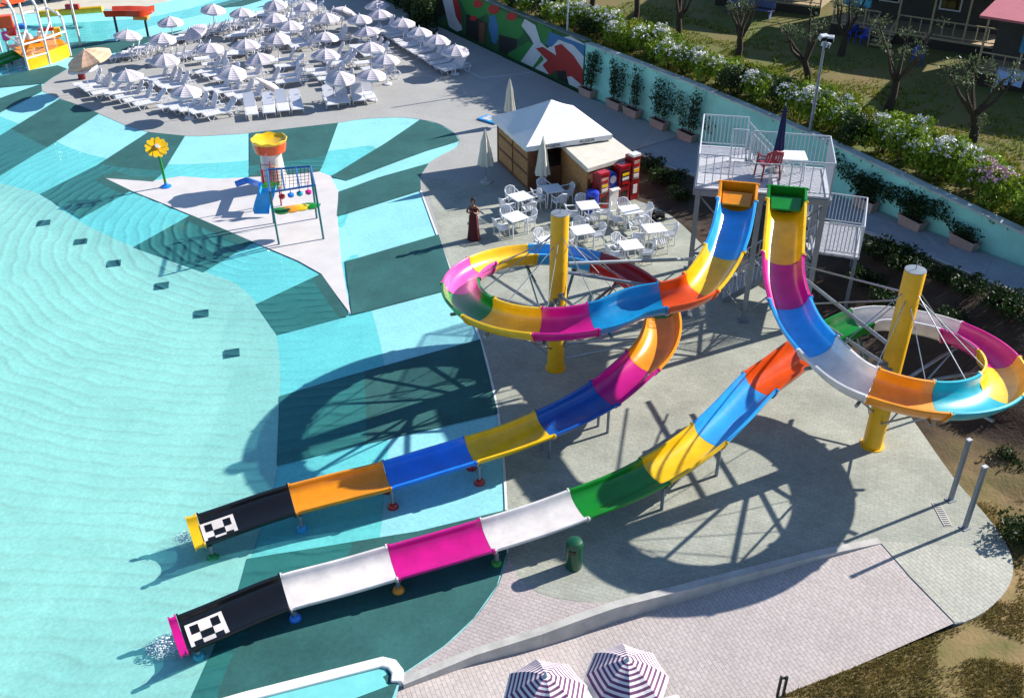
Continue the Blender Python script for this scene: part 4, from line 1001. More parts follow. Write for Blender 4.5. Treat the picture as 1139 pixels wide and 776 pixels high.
for s,wi,hand in((1,11,Vector((.06,-.21,1.25))),(-1,15,Vector((-.06,-.22,1.28)))):
    for k in range(5):
        i=len(J); o_=Vector((-.012*s*k+.02*s,-.015,.035+.008*(2-abs(k-2)))); 
        if k==4: o_=Vector((.03*s,-.03,.012))
        J+=[(tuple(hand+o_*.8),.009),(tuple(hand+o_*1.7+Vector((-.012*s,-.008,.0))),.007)]; Ed+=[(wi,i),(i,i+1)]
body=skin_fig('body',J,Ed,M_skin,PW,1)
b=MB(); n=28; wob=lambda k:1+.07*math.sin(k*math.pi*2/n*7)
b.lathe([(.26,.03),(.23,.25),(.20,.55),(.18,.80),(.175,.95),(.135,1.12),(.16,1.28),(.155,1.36)],(0,0,0),n,sy=.78,wob=wob); dr_=b.build('dress',M_dress,PW,smooth=True,world=False)
dr_.data.polygons.foreach_get
for s in(-1,1):
    b=MB(); b.tube([(.10*s,-.085,1.34),(.105*s,-.02,1.455),(.09*s,.08,1.35)],.016,6); b.build('shoulder_strap',M_dress,PW,smooth=True,world=False)
b=MB(); b.lathe([(.0,1.52),(.07,1.54),(.098,1.62),(.1,1.70),(.075,1.765),(0,1.785)],(0,.018,0),18,sy=1.0); b.lathe([(.0,1.70),(.055,1.72),(.06,1.76),(.0,1.80)],(0,.09,0),12)
b.v=[(x,max(y,-.045) if z<1.73 else y,z) for x,y,z in b.v]; b.build('hair',M_hair,PW,smooth=True,world=False)
for s in(-1,1): b=MB(); b.lathe([(0,-.012),(.012,0),(0,.012)],(.03*s,-.108,1.655),8); b.build('eye',M_hair,PW,smooth=True,world=False)
b=MB(); b.add([(-.014,-.105,1.615),(.014,-.105,1.615),(0,-.135,1.62),(0,-.105,1.66)],[(0,1,2),(0,2,3),(1,3,2),(0,3,1)]); b.build('nose',M_skin,PW,world=False)
b=MB(); b.box((0,-.104,1.59),(.04,.012,.010)); b.build('mouth',mat('lips','7A2A2A',rough=.5),PW,world=False)
# ================================================================ SUN LOUNGERS
M_lg=mat('white_lounger_plastic','D4D4D8',rough=.4,var=.05,scale=3.); M_sling=mat('pale_sling_fabric','C9C9D2',rough=.7,var=.06,scale=9.,bump=.1,bscale=60)
def make_lounger(ang=56):
    t=thing('sun_lounger','white plastic sun lounger','sun lounger')
    b=MB(); b.box((.62,0,.325),(1.22,.56,.022)); 
    for k in range(7): b.box((.12+.165*k,0,.338),(.12,.50,.012))
    b.build('seat',M_lg,t,world=False)
    a=R(ang); b=MB(); L=.74
    def q(u,y,o=0.): return (1.22+u*math.cos(a)-o*math.sin(a),y,.34+u*math.sin(a)+o*math.cos(a))
    P=[(0,-.28),(L-.1,-.28),(L-.02,-.2),(L,-.08),(L,.08),(L-.02,.2),(L-.1,.28),(0,.28)]
    n=len(P); vs=[q(u,y,0) for u,y in P]+[q(u,y,.03) for u,y in P]; b.add(vs,[tuple(range(n-1,-1,-1)),tuple(range(n,2*n))]+[(i,(i+1)%n,(i+1)%n+n,i+n) for i in range(n)])
    b.build('backrest',M_sling,t,world=False)
    b=MB()
    for s in(-1,1):
        y=.30*s; b.tube([(0,y,.31),(1.85,y,.31)],.024,6)
        b.tube([(.10,y,.31),(.22,y,.03),(.36,y,.02),(.55,y,.31)],.02,6); b.tube([(1.30,y,.31),(1.48,y,.02),(1.62,y,.03),(1.75,y,.31)],.02,6)
        b.tube([(1.28,y,.36),(1.40,y,.54),(1.72,y,.50),(1.75,y,.31)],.018,6)
    b.tube([(0,-.30,.31),(0,.30,.31)],.024,6); b.tube([(1.85,-.30,.31),(1.85,.30,.31)],.024,6); b.tube([(1.46,-.29,.33),(1.52,-.2,.72)],.014,5); b.tube([(1.46,.29,.33),(1.52,.2,.72)],.014,5)
    b.build('frame',M_lg,t,world=False)
    return t
LNG=make_lounger(); lng_used=[False]; ALT=[None,make_lounger(40),make_lounger(66)]; alt_used=set()
ROWS=[((83,100.6),(103.5,110),4,34,'in the row nearest the yellow play frame'),
 ((119,111),(150,122.6),4,34,'in the row above the dark painted stripe'),
 ((160.5,95),(181,104.5),4,34,'in the row above the flower row'),
 ((176,125.5),(227,134),5,34,'in the front row behind the yellow flower'),
 ((228,106),(264,115.6),4,34,'in the second row behind the toadstool'),
 ((218,86.5),(240,94.5),3,34,'in the short row in the middle of the deck'),
 ((263,92),(281,99),2,34,'in the pair left of the leaning folded parasol'),
 ((283.5,134),(331,127.5),4,106,'in the front row above the toadstool'),
 ((371,123),(413,116),4,106,'in the rightmost front row facing the pool'),
 ((341,84.6),(362,98.5),4,18,'in the row behind the right front row'),
 ((354,68),(366,77.5),3,18,'in the row left of the right aisle'),
 ((394,76.4),(411,90.5),3,20,'in the row nearest the plaza aisle'),
 ((300,73.4),(307,80),2,20,'in the pair right of the middle parasols'),
 ((304,92),(308,98),2,20,'in the pair beside the leaning folded parasol'),
 ((316,51),(324,57.5),3,22,'in the row under the middle far parasols'),
 ((357,47),(361,50.5),2,20,'in the pair under the grey parasol near the aisle'),
 ((389.5,57.5),(405,67),4,22,'in the row beside the long mural row'),
 ((416,37.5),(491,84.5),14,33,'in the long row below the mural'),
 ((121,69),(158,57),6,14,'in the row along the far pool edge'),
 ((163,73.5),(206,64),6,14,'in the second row from the far pool'),
 ((184,50),(214,41),5,14,'at the far pool under the first grey parasol'),
 ((219,41),(257,29.5),7,14,'in the crowded row at the far pool'),
 ((251,45.5),(279,36.5),4,14,'in the far middle row'),
 ((248,66),(286,54),6,14,'in the row behind the middle parasols'),
 ((217,71.5),(226,77.5),2,24,'in the pair under the tall middle parasol'),
 ((278,22),(314,8),6,14,'in the farthest row by the pool'),
 ((288,35),(333,16),8,16,'in the second farthest row'),
 ((303,45.5),(347,26),7,16,'in the third farthest row'),
 ((319,38),(352,28),3,18,'in the loose far group')]
SMALL={2:['near','far'],3:['left','middle','right']}
for ri,(a,b,n,ang,desc) in enumerate(ROWS):
    A_,B_=at(*a),at(*b)
    for k in range(n):
        p=A_.lerp(B_,k/max(1,n-1)); p=p+Vector((random.gauss(0,.04),random.gauss(0,.04),0))
        lb='white sun lounger, %s from left %s'%(ORD[k],desc); g='white sun loungers on the deck'
        rz=R(ang+random.uniform(-4,4))
        if not lng_used[0]: lng_used[0]=True; LNG.location=p; LNG.rotation_euler=(0,0,rz); LNG['label']=lb; LNG['group']=g
        else:
            v_=random.choice((0,0,1,2)) if ang<90 else random.choice((0,1))
            if v_ and v_ not in alt_used: alt_used.add(v_); o=ALT[v_]; o.location=p; o.rotation_euler=(0,0,rz); o['label']=lb; o['group']=g
            else: dup(ALT[v_] if v_ else LNG,p,rz,lb,g)
# ================================================================ OPEN PARASOLS
M_st1=mat('white_parasol_fabric','C6BFC3',rough=.85,var=.05,scale=2.); M_st2=mat('grey_stripe_fabric','A79EA9',rough=.85,var=.05,scale=2.)
M_sp1=mat('white_stripe_fabric','D9D2D2',rough=.85,var=.05,scale=2.); M_sp2=mat('purple_stripe_fabric','62365E',rough=.85,var=.1,scale=2.)
def make_parasol(m1,m2,rad,h,nb,rise=.46):
    t=thing('parasol','open parasol','parasol')
    b=MB(); n=8; sub=3; N=n*sub; rings=nb*2
    def rp(k,f):
        a=2*math.pi*k/N; s=(k%sub)/sub; 
        chord=math.cos(math.pi/n)/math.cos(math.pi*(2*s-1)/n); r=rad*f*(chord*(1-.0))
        z=h+rise*(1-f**1.6)-.035*f*math.sin(math.pi*s)
        return Vector((r*math.cos(a),r*math.sin(a),z))
    vs=[Vector((0,0,h+rise))];fs=[];mi=[]
    for r in range(1,rings+1):
        for k in range(N): vs.append(rp(k,r/rings))
    for k in range(N): fs.append((0,1+k,1+(k+1)%N)); mi.append(1)
    for r in range(rings-1):
        for k in range(N): fs.append((1+r*N+k,1+(r+1)*N+k,1+(r+1)*N+(k+1)%N,1+r*N+(k+1)%N)); mi.append((r)%2)
    base=len(vs)
    for k in range(N):
        p=rp(k,1.0); s=(k%sub)/sub; vs.append(Vector((p.x*1.01,p.y*1.01,p.z-.10-.02*math.sin(math.pi*s))))
    for k in range(N): fs.append((1+(rings-1)*N+k,base+k,base+(k+1)%N,1+(rings-1)*N+(k+1)%N)); mi.append(0)
    b.add(vs,fs); b.m=mi
    can=b.build('canopy',[m1,m2],t,world=False)
    b=MB(); b.lathe([(.03,0),(.05,.05),(.02,.12),(0,.16)],(0,0,h+rise-.03),10); b.build('finial',M_whitesteel,can,world=False,smooth=True)
    b=MB(); b.tube([(0,0,.02),(0,0,h+rise-.04)],.022,8); b.build('pole',M_whitesteel,t,world=False,smooth=True)
    b=MB(); b.lathe([(.25,0),(.25,.05),(.2,.08),(.05,.09),(.04,.28)],(0,0,0),16); b.build('base',M_lg,t,world=False,smooth=True)
    for k in range(n):
        b=MB(); a=2*math.pi*k/n; b.bar((0,0,h+rise-.06),(rad*.97*math.cos(a),rad*.97*math.sin(a),h-.02),.014); b.build('rib',M_whitesteel,can,world=False)
    return t
PR=make_parasol(M_st1,M_st2,.82,1.36,7,.34); pr_used=[False]
PARS=[(189,22,'standing above the far pool left of the crowded loungers'),(234,9,'at the far pool edge, second from the top left'),(268.5,13,'over the farthest row by the pool, left end'),(226,27,'tilted at the far pool edge',1),(138,36,'alone at the left end of the far pool row'),
 (179,42,'over the first far pool lounger row'),(94,72,'over the row nearest the yellow play frame'),(181.5,64,'over the second row from the far pool'),(232.5,50,'over the middle of the deck, large and near two poles'),(253,77,'over the short middle row, tilted right',2),
 (142,81,'low and flat between the left rows'),(205,99,'over the row behind the yellow flower'),(307,1,'over the farthest row by the pool, right end'),(304,17,'over the second farthest row'),(341,6,'tall and striped above the far group'),
 (376,9,'tilted away above the blue shaded strip',3),(363,18,'beside the aisle above the far group'),(321,26,'grey over the third farthest row'),(307,38,'pale over the far middle loungers'),(291,63,'over the pair in the middle of the deck'),
 (361,41,'grey over the pair near the aisle'),(361,58,'striped over the row left of the right aisle'),(378,84,'over the row behind the right front row'),(400,18.5,'on a tall pole beside the shaded strip'),(420,3,'at the top edge over the shaded strip'),
 (422.5,14,'white in the shaded strip'),(447.5,22,'over the far end of the long mural row'),(467,36,'second along the long mural row'),(485,43,'third along the long mural row'),(505.5,53,'nearest the kiosk along the long mural row'),
 (410,31.5,'just left of the long mural row'),(411,52,'striped beside the long mural row'),(429,63.5,'grey beside the right aisle'),(412,80,'striped over the row nearest the plaza aisle'),(273,47,'white over the far middle row')]
for q in PARS:
    u,v,desc=q[:3]; p=at(u,v,1.53); p.z=floorz(p.x,p.y) if not inside((p.x,p.y),deck) else 0.
    lb='open white striped parasol '+desc; g='white striped parasols on the deck'
    if not pr_used[0]: pr_used[0]=True; o=PR; o.location=p; o['label']=lb; o['group']=g
    else: o=dup(PR,p,random.uniform(0,.78),lb,g); o.rotation_euler=(R(random.gauss(0,3)),R(random.gauss(0,3)),random.uniform(0,.78)); o.scale=(1,1,random.uniform(.94,1.06))
    if len(q)>3: o.rotation_euler=[(0,0,0),(0,R(-28),R(40)),(R(8),R(10),0),(R(-22),R(14),0)][q[3]]
# leaning folded parasol
p=at(313,103); t=thing('closed_parasol','long white folded parasol leaning over the loungers above the front row','parasol',p)
q=at(283,86,1.6)-p; b=MB(); b.tube([(0,0,.02),tuple(q*.5),tuple(q)],[.03,.03,.02],8); b.build('pole',M_whitesteel,t,world=False)
b=MB(); pts=[q*(.18+.78*k/6) for k in range(7)]; b.tube([tuple(x) for x in pts],[.17,.21,.2,.17,.13,.09,.03],10); b.build('folded_canopy',M_st1,t,world=False,smooth=True)
# big peach parasol
PE=make_parasol(mat('peach_fabric','E0AE8C',rough=.85,var=.06),mat('peach_fabric_pale','E4B898',rough=.85,var=.06),1.25,2.1,4,.5); p=at(108,50,2.6); PE.location=(p.x,p.y,floorz(p.x,p.y)); PE['label']='large peach parasol beside the white and yellow play frame'; PE.rotation_euler=(R(6),R(-14),0)
# pair of striped parasols at the bottom edge
PS=make_parasol(M_sp1,M_sp2,.83,1.95,9,.5)
for k,(u,v,lb) in enumerate(((607,755,'purple and white striped parasol cut by the bottom edge, left of its twin'),(698,737,'purple and white striped parasol wholly in view near the bottom edge'))):
    p=at(u,v,2.2-.3); 
    for _ in range(4): p=at(u,v,lowz(p.x,p.y)+2.35)
    p.z=lowz(p.x,p.y)
    if k==0: o=PS; o.location=p; o['label']=lb; o['group']='purple striped parasols'; o.rotation_euler=(0,0,.2)
    else: dup(PS,p,.0,lb,'purple striped parasols')
for k,(u,v,rz,lb) in enumerate(((650,772,-72,'white sun lounger between the two purple striped parasols'),(706,792,-72,'white sun lounger left under the right purple striped parasol'),(738,786,-72,'white sun lounger right under the right purple striped parasol'))):
    p=at(u,v,-.3); p.z=lowz(p.x,p.y); dup(LNG,p,R(rz),lb,'white sun loungers on the deck')
p=at(91.5,88); bin_('small dark red bin under the parasol near the yellow play frame',p,mat('bin_red','7A1018',rough=.4),PL['red'],.8,.2)
# ================================================================ HEDGE, TREES, LAWN
def along(P,s):
    for i in range(len(P)-1):
        L=(P[i+1]-P[i]).length
        if s<=L or i==len(P)-2: d=(P[i+1]-P[i]).normalized(); return P[i]+d*s,d
        s-=L
def bush_mesh(seed,rx,ry,h,n,size,lm,fl=None,nf=0):
    rnd=random.Random(seed); f=MB(); k=MB()
    cl=[(rnd.uniform(-.6,.6)*rx,rnd.uniform(-.55,.55)*ry,h*rnd.uniform(.35,.72)) for _ in range(9)]
    for c in cl: leaves(f,rnd,c,(rx*.5,ry*.5,h*.36),n//9,size,shell=.15,flat=.5)
    for c in cl[:6]: k.tube([(c[0]*.2,c[1]*.2,-.1),(c[0]*.6,c[1]*.6,h*.25),c],[.03,.022,.01],5)
    b=None
    if fl:
        b=MB()
        for c in cl:
            if rnd.random()<.35: continue
            for _ in range(nf//6):
                a=rnd.uniform(0,6.28); e=rnd.uniform(.1,1.4); r=rnd.uniform(.85,1.08)
                q=(c[0]+rx*.5*r*math.cos(a)*math.cos(e),c[1]+ry*.5*r*math.sin(a)*math.cos(e),c[2]+h*.36*r*math.sin(e))
                leaves(b,rnd,q,(.09,.09,.07),6,.062,shell=0,flat=.8)
    return f,k,b
def make_bush(name,label,cat,seed,rx,ry,h,n,size,lm,fl=None,nf=0,group=None):
    t=thing(name,label,cat,(0,0,0),0,group); f,k,b=bush_mesh(seed,rx,ry,h,n,size,lm,fl,nf)
    f.build('foliage',lm,t); k.build('stem',M_bark,t)
    if b: b.build('flowers',fl,t)
    return t
WP=W_[2:]
G='flowering oleanders along the top of the wall'
OL={'w':[make_bush('oleander_bush','','flowering shrub',50+i,1.0,.85,1.55,1500,.085,M_lf[0],M_fw,130,G) for i in range(3)],'p':[make_bush('oleander_bush','','flowering shrub',60,1.0,.85,1.5,1500,.085,M_lf[0],M_fp,120,G)],'g':[make_bush('oleander_bush','','flowering shrub',70+i,1.05,.9,1.45,1600,.085,M_lf[[1,0][i]],None,0,G) for i in range(2)]}
usedb=set()
seq='gpgwgwwwgwwgwgwwwwgwgwwwgwwgwwpgwgg'
rnd=random.Random(11); s=.8
for i,ch in enumerate(seq):
    p,d=along(WP,s); n_=Vector((-d.y,d.x,0)); p=p+n_*(1.25+rnd.uniform(-.2,.35)); p.z=lawnz(p.x,p.y)-.05
    src=OL[ch][i%len(OL[ch])]
    lb='%s oleander bush, %s from the mural end of the wall-top hedge'%({'w':'white flowering','p':'pale pink flowering','g':'flowerless green'}[ch],ORD[i] if i<len(ORD) else ['twenty-seventh','twenty-eighth','twenty-ninth','thirtieth','thirty-first','thirty-second','thirty-third','thirty-fourth','thirty-fifth','thirty-sixth'][i-len(ORD)])
    sc_=rnd.uniform(.82,1.12)
    if src.name not in usedb: usedb.add(src.name); o=src; o.location=p; o.rotation_euler=(0,0,rnd.uniform(0,6)); o['label']=lb; o.scale=(sc_,)*3
    else: dup(src,p,rnd.uniform(0,6),lb,G,sc_)
    s+=1.18+rnd.uniform(-.15,.2)
# second, lower rank of bright shrubs
G2='low bright shrubs behind the oleanders'
LB=[make_bush('low_shrub','','shrub',80+i,1.25,1.0,.8,1300,.075,M_lf[3] if i!=1 else M_lf[0],None,0,G2) for i in range(3)]
s=8.; used2=set()
for i in range(22):
    p,d=along(WP,s); n_=Vector((-d.y,d.x,0)); p=p+n_*(2.9+rnd.uniform(-.35,.7)); p.z=lawnz(p.x,p.y)-.05; src=LB[i%3]
    lb='low yellow green shrub behind the oleander hedge, %s from the mural end'%ORD[i]
    if i%3==1: lb=lb.replace('yellow green','olive green')
    if src.name not in used2: used2.add(src.name); o=src; o.location=p; o['label']=lb
    else: dup(src,p,rnd.uniform(0,6),lb,G2,rnd.uniform(.8,1.15))
    s+=1.55+rnd.uniform(-.2,.3)
# embankment shrubs
G3='dark shrubs on the planted slope'
EB=[make_bush('slope_shrub','','shrub',90+i,.8,.7,.7,900,.07,M_lf[1],None,0,G3) for i in range(2)]
def embz(p):
    best=min(range(NE),key=lambda i:segdist(p,bot[i],tp[i])); a,b=bot[best],tp[best]; d=b-a; t=max(0,min(1,((p[0]-a.x)*d.x+(p[1]-a.y)*d.y)/(d.x**2+d.y**2))); q=t*t*(3-2*t); return a.z+(b.z-a.z)*q
ES=[(722,190,'by the kiosk machines'),(738,205,'above the netting heap'),(757,222,'left of the tower column'),(752,205,'beside the walkway left of the tower'),(975,285,'below the tower landing'),(995,296,'right of the tower landing'),(1020,300,'above the right pole top'),(1046,312,'right of the right pole top'),(1075,325,'above the pink ring section'),(1105,340,'along the walkway kerb, upper right'),(1130,352,'at the right edge below the walkway'),(960,318,'behind the white ring section'),(1128,470,'right of the teal ring section'),(1120,520,'in the dirt at the right edge'),(1135,600,'at the right edge beside the paved apron'),(985,345,'inside the far side of the right ring'),(1055,360,'under the magenta ring section'),(1120,440,'under the yellow ring section')]
used3=set()
for i,(u,v,d) in enumerate(ES):
    p=at(u,v,.5); 
    for _ in range(5): p=at(u,v,embz(p) if v<460 else -.1)
    src=EB[i%2]; lb='dark low shrub on the bare slope, '+d
    if src.name not in used3: used3.add(src.name); o=src; o.location=p; o['label']=lb
    else: dup(src,p,rnd.uniform(0,6),lb,G3,rnd.uniform(.7,1.15))
# dark shrubs in front of the mural, top of the picture
G4='dark shrubs at the left end of the mural wall'
DB=make_bush('dark_shrub','','shrub',97,1.1,1.0,2.9,2200,.11,M_lf[1],None,0,G4)
for i,(u,v,d) in enumerate(((474,40,'nearest the sun loungers'),(461,27,'in the middle of three'),(452,12,'farthest, at the top edge'))):
    p=at(u,v); lb='tall dark shrub against the mural wall, '+d
    if i==0: DB.location=p; DB['label']=lb
    else: dup(DB,p,i*2.,lb,G4,1.05)
# far greenery behind the pool
G5='bushes beyond the far pool'
for i,(u,v) in enumerate(((18,6),(48,3),(78,-1),(-12,9),(105,-6))):
    p=at(u,v); dup(DB,p,i*1.3,['olive bush beyond the far pool behind the play frame','olive bush beyond the far pool above the white masts','olive bush at the top edge beyond the far pool','olive bush beyond the far pool at the left edge','farthest bush at the top edge beside the beige paving'][i],G5,.9)
# pruned olive trees
def olive(label,loc,seed,h,spread,lean=(0,0),tufts=7,ivy=False,dense=26):
    rnd=random.Random(seed); t=thing('olive_tree',label,'tree',loc,0,'pruned olive trees on the lawn')
    fork=Vector((lean[0]*.5,lean[1]*.5,h*.36)); b=MB(); b.tube([(0,0,-.2),(0,0,.05),(fork.x*.5+.06,fork.y*.5,h*.2),fork],[.26,.2,.16,.15],9)
    fo=MB(); tips=[]
    for k in range(5):
        a=k*1.26+rnd.uniform(-.3,.3); r=spread*rnd.uniform(.6,1.); tip=fork+Vector((r*math.cos(a)+lean[0]*.5,r*math.sin(a)+lean[1]*.5,h*rnd.uniform(.35,.64))); mid=fork.lerp(tip,.5)+Vector((rnd.uniform(-.15,.15),rnd.uniform(-.15,.15),-.15))
        b.tube([fork-Vector((0,0,.06)),mid,tip],[.11,.075,.035],7); tips.append((mid,tip))
        for q in range(6):
            e=tip.lerp(mid,rnd.uniform(0,.6)); e2=e+Vector((rnd.uniform(-.5,.5),rnd.uniform(-.5,.5),rnd.uniform(.15,.6))); b.tube([e,(e+e2)/2+Vector((rnd.uniform(-.1,.1),rnd.uniform(-.1,.1),0)),e2],[.022,.015,.006],5)
            if rnd.random()<tufts/14: leaves(fo,rnd,e2,(.3,.3,.26),dense,.07,shell=0)
    b.build('trunk',M_bark,t,world=False,smooth=True)
    if ivy:
        for k in range(14): leaves(fo,rnd,(0,0,0) if False else (rnd.uniform(-.15,.15),rnd.uniform(-.15,.15),.1+k*h*.36/14),(.24,.24,.15),22,.06,shell=.4)
    fo.build('crown',M_lf[2],t,world=False)
    return t
for k,(u,v,h,sp,ln_,tf,iv,lb) in enumerate(((658,12,3.4,.9,(0,0),3,0,'slim bare olive tree, leftmost on the lawn'),(706,27,3.6,1.0,(.1,0),4,0,'forked bare olive tree left of the bench porch'),(753,47,3.4,.8,(0,.1),4,0,'straight dark olive trunk left of the wooden porches'),(820,68,3.2,.9,(0,0),5,0,'small pruned olive tree below the left wooden porch'),(899,96,3.2,1.2,(-.7,0),8,0,'leaning leafy olive tree beside the floodlight mast'),(988,122,3.5,1.5,(.2,.1),9,0,'large pruned olive tree in front of the porch stairs'),(1082,158,3.2,1.6,(-.4,.2),11,1,'ivy clad olive tree in front of the sun sign'),(935,62,3.0,.9,(0,0),5,0,'thin olive tree close to the middle porch'))):
    p=at(u,v,2.8)
    for _ in range(4): p=at(u,v,lawnz(p.x,p.y))
    olive(lb,p,100+k,h,sp,ln_,tf,iv)
def lawnat(u,v):
    p=at(u,v,2.8)
    for _ in range(4): p=at(u,v,lawnz(p.x,p.y))
    return p
# ================================================================ MOBILE HOMES
M_slat=paving('weathered_slats','8C7C68','7C6C5A','3A3028',sx=3.,sy=.13,ang=0.,big=.2,bump=.4,mort=.014)
M_cab=mat('dark_cabin_wall','3A3630',rough=.7,var=.15); M_glass=mat('dark_window_glass','10161C',rough=.08,spec=.9); M_wf=mat('white_window_frame','C4C4C4',rough=.5)
M_postw=mat('pale_timber','9A8668',rough=.8,var=.2,scale=6); M_redroof=mat('red_roof_sheet','A8545C',rough=.6,var=.08,scale=3.); M_groof=mat('grey_roof_sheet','5C5C60',rough=.6,var=.1)
def home(label,loc,rz,L,roofm,sign,stairs,skirtx=None,lattice=False):
    t=thing('mobile_home',label,'mobile home',loc,rz); D=2.4
    def part(name,m,fn,parent=t,**k): b=MB(); fn(b); return b.build(name,m,parent,world=False,**k)
    part('cabin_wall',M_cab,lambda b:b.box((L/2,D+1.6,1.95),(L,3.1,2.7)))
    part('porch_deck',M_postw,lambda b:b.box((L/2,D/2,.62),(L,D,.1)))
    part('skirting',M_slat,lambda b:(b.box((L/2,.03,.28),(L,.05,.55)),))
    part('end_skirting',M_slat,lambda b:b.box((.02,D/2+.05,.28),(.05,D-.1,.55)))
    part('roof',roofm,lambda b:(b.add([(-.3,-.3,3.05),(L+.3,-.3,3.05),(L+.3,D+3.4,3.75),(-.3,D+3.4,3.75),(-.3,-.3,3.15),(L+.3,-.3,3.15),(L+.3,D+3.4,3.85),(-.3,D+3.4,3.85)],[(0,1,5,4),(1,2,6,5),(2,3,7,6),(3,0,4,7),(4,5,6,7),(3,2,1,0)])))
    n=int(L/1.6)
    for k in range(n+1):
        x=.06+(L-.12)*k/n; part('porch_post',M_postw,lambda b:b.box((x,.08,1.87),(.09,.09,2.4)))
    def rail(x0,x1):
        b=MB(); b.box(((x0+x1)/2,.08,1.5),(x1-x0,.06,.06)); b.box(((x0+x1)/2,.08,.8),(x1-x0,.05,.05))
        m_=int((x1-x0)/.5)
        for k in range(1,m_): b.box((x0+(x1-x0)*k/m_,.08,1.15),(.045,.045,.7))
        b.build('porch_rail',M_postw,t,world=False)
    if stairs is None: rail(.1,L-.1)
    else:
        rail(.1,stairs-.5); rail(stairs+.5,L-.1)
        b=MB()
        for k in range(4): b.box((stairs,-.15-.28*k,.55-.14*k),(.95,.3,.05)); b.box((stairs,-.02-.28*k,.48-.14*k),(.9,.02,.12))
        b.build('porch_steps',M_postw,t,world=False)
        for s_ in(-.5,.5): part('stair_rail',M_postw,lambda b:(b.bar((stairs+s_,.0,1.5),(stairs+s_,-1.15,.95),.06),b.bar((stairs+s_,-1.15,0),(stairs+s_,-1.15,.95),.06)))
    for x in (L*.25,L*.62):
        w=part('window',M_wf,lambda b:b.box((x,D+.03,2.1),(1.1,.06,1.2))); part('pane',M_glass,lambda b:b.box((x,D-.005,2.1),(.95,.02,1.05)),w)
    if sign:
        sx,sz,kind=sign; sg=part('sign',mat('sign_blue','1C5C86',rough=.5,col2='2E86A0',scale=2.),lambda b:b.box((sx,.0,sz),(1.5,.04,.95)))
        if kind:
            b=MB(); 
            b.lathe([(.21,0),(.21,.01),(0,.011)],(0,0,0),20); 
            for k in range(12):
                a=2*math.pi*k/12; b.add([(.25*math.cos(a-.1),.25*math.sin(a-.1),.004),(.25*math.cos(a+.1),.25*math.sin(a+.1),.004),(.42*math.cos(a+.06),.42*math.sin(a+.06),.004)],[(0,1,2)])
            b.v=[(sx-.2+x,-.024-z,sz+y) for x,y,z in b.v]; b.build('sun_emblem',mat('emblem_yellow','D8B838',rough=.5),sg,world=False)
        b=MB()
        for k in range(3):
            pts=[(sx+.05+.65*j/8,-.024,sz-.15-.1*k+.06*math.sin(j*1.6)) for j in range(9)]; b.tube(pts,.022,5)
        b.build('wave_emblem',mat('emblem_aqua','6CC4CC',rough=.5),sg,world=False)
    return t
p=lawnat(795,6); home('dark mobile home with a long slatted porch at the top edge, leftmost',p,R(-30),6.2,M_groof,None,None)
p=lawnat(922,38); home('dark mobile home with porch steps and a blue sign, in the middle',p,R(-36),8.5,M_groof,(1.2,2.1,False),3.0)
p=lawnat(1080,94); home('mobile home with a red roof and a blue sun sign at the right edge',p,R(-38),7.,M_redroof,(2.4,2.25,True),None)
p=lawnat(808,14); t=thing('garden_bench','long slatted blue grey bench beside the left porch','bench',p,R(-30))
b=MB(); 
for k in range(4): b.box((1.4,-.1-.1*k,.45),(2.8,.08,.03))
b.build('seat',mat('blue_grey_timber','4A5478',rough=.7),t,world=False)
b=MB()
for k in range(4): b.box((1.4,.04,.58+.1*k),(2.8,.03,.08))
b.build('backrest',MATS['blue_grey_timber'],t,world=False)
for x in(.2,2.6): b=MB(); b.box((x,-.2,.22),(.07,.4,.43)); b.box((x,.065,.5),(.07,.05,.9)); b.build('leg',MATS['blue_grey_timber'],t,world=False)
M_bch=mat('blue_garden_plastic','2A3C9A',rough=.4,var=.1)
bc=plastic_chair_mesh('garden_chair','','blue plastic garden chair by the porch steps, left one','garden chair',M_bch); bc['group']='blue garden chairs on the lawn'; bc.location=lawnat(944,44); bc.rotation_euler=(0,0,2.2)
dup(bc,lawnat(957,50),R(200),'blue plastic garden chair by the porch steps, right one','blue garden chairs on the lawn'); dup(bc,lawnat(1019,72),R(250),'blue plastic garden chair in the shade between the two porches','blue garden chairs on the lawn')
# laundry rack
p=lawnat(1122,104); t=thing('drying_rack','white folding drying rack hung with pale blue towels by the red roofed home','drying rack',p,R(-35))
b=MB()
for s_ in(-.7,.7): b.tube([(s_,-.35,0),(s_,.3,1.0)],.018,6); b.tube([(s_,.35,0),(s_,-.3,1.0)],.018,6)
for y in(-.3,-.1,.1,.3): b.tube([(-.7,y,1.0),(.7,y,1.0)],.012,6)
b.build('rack_frame',M_whitesteel,t,world=False)
for k,(x,y,w) in enumerate(((-.35,-.3,.5),(.25,-.3,.45),(.1,.1,.6))):
    b=MB(); n=6; vs=[];fs=[]
    for i in range(n+1):
        for j,(dy,z) in enumerate(((-.05,.45),(-.03,.8),(0,1.02),(.03,.8),(.05,.55))): vs.append((x-w/2+w*i/n,y+dy+.02*math.sin(i*2),z+.02*math.sin(i)))
    for i in range(n):
        for j in range(4): fs.append((i*5+j,i*5+j+1,i*5+6+j,i*5+5+j))
    b.add(vs,fs).build('towel',mat('pale_blue_towel','9AAED8',rough=.95,var=.1,scale=6),t,world=False,smooth=True)
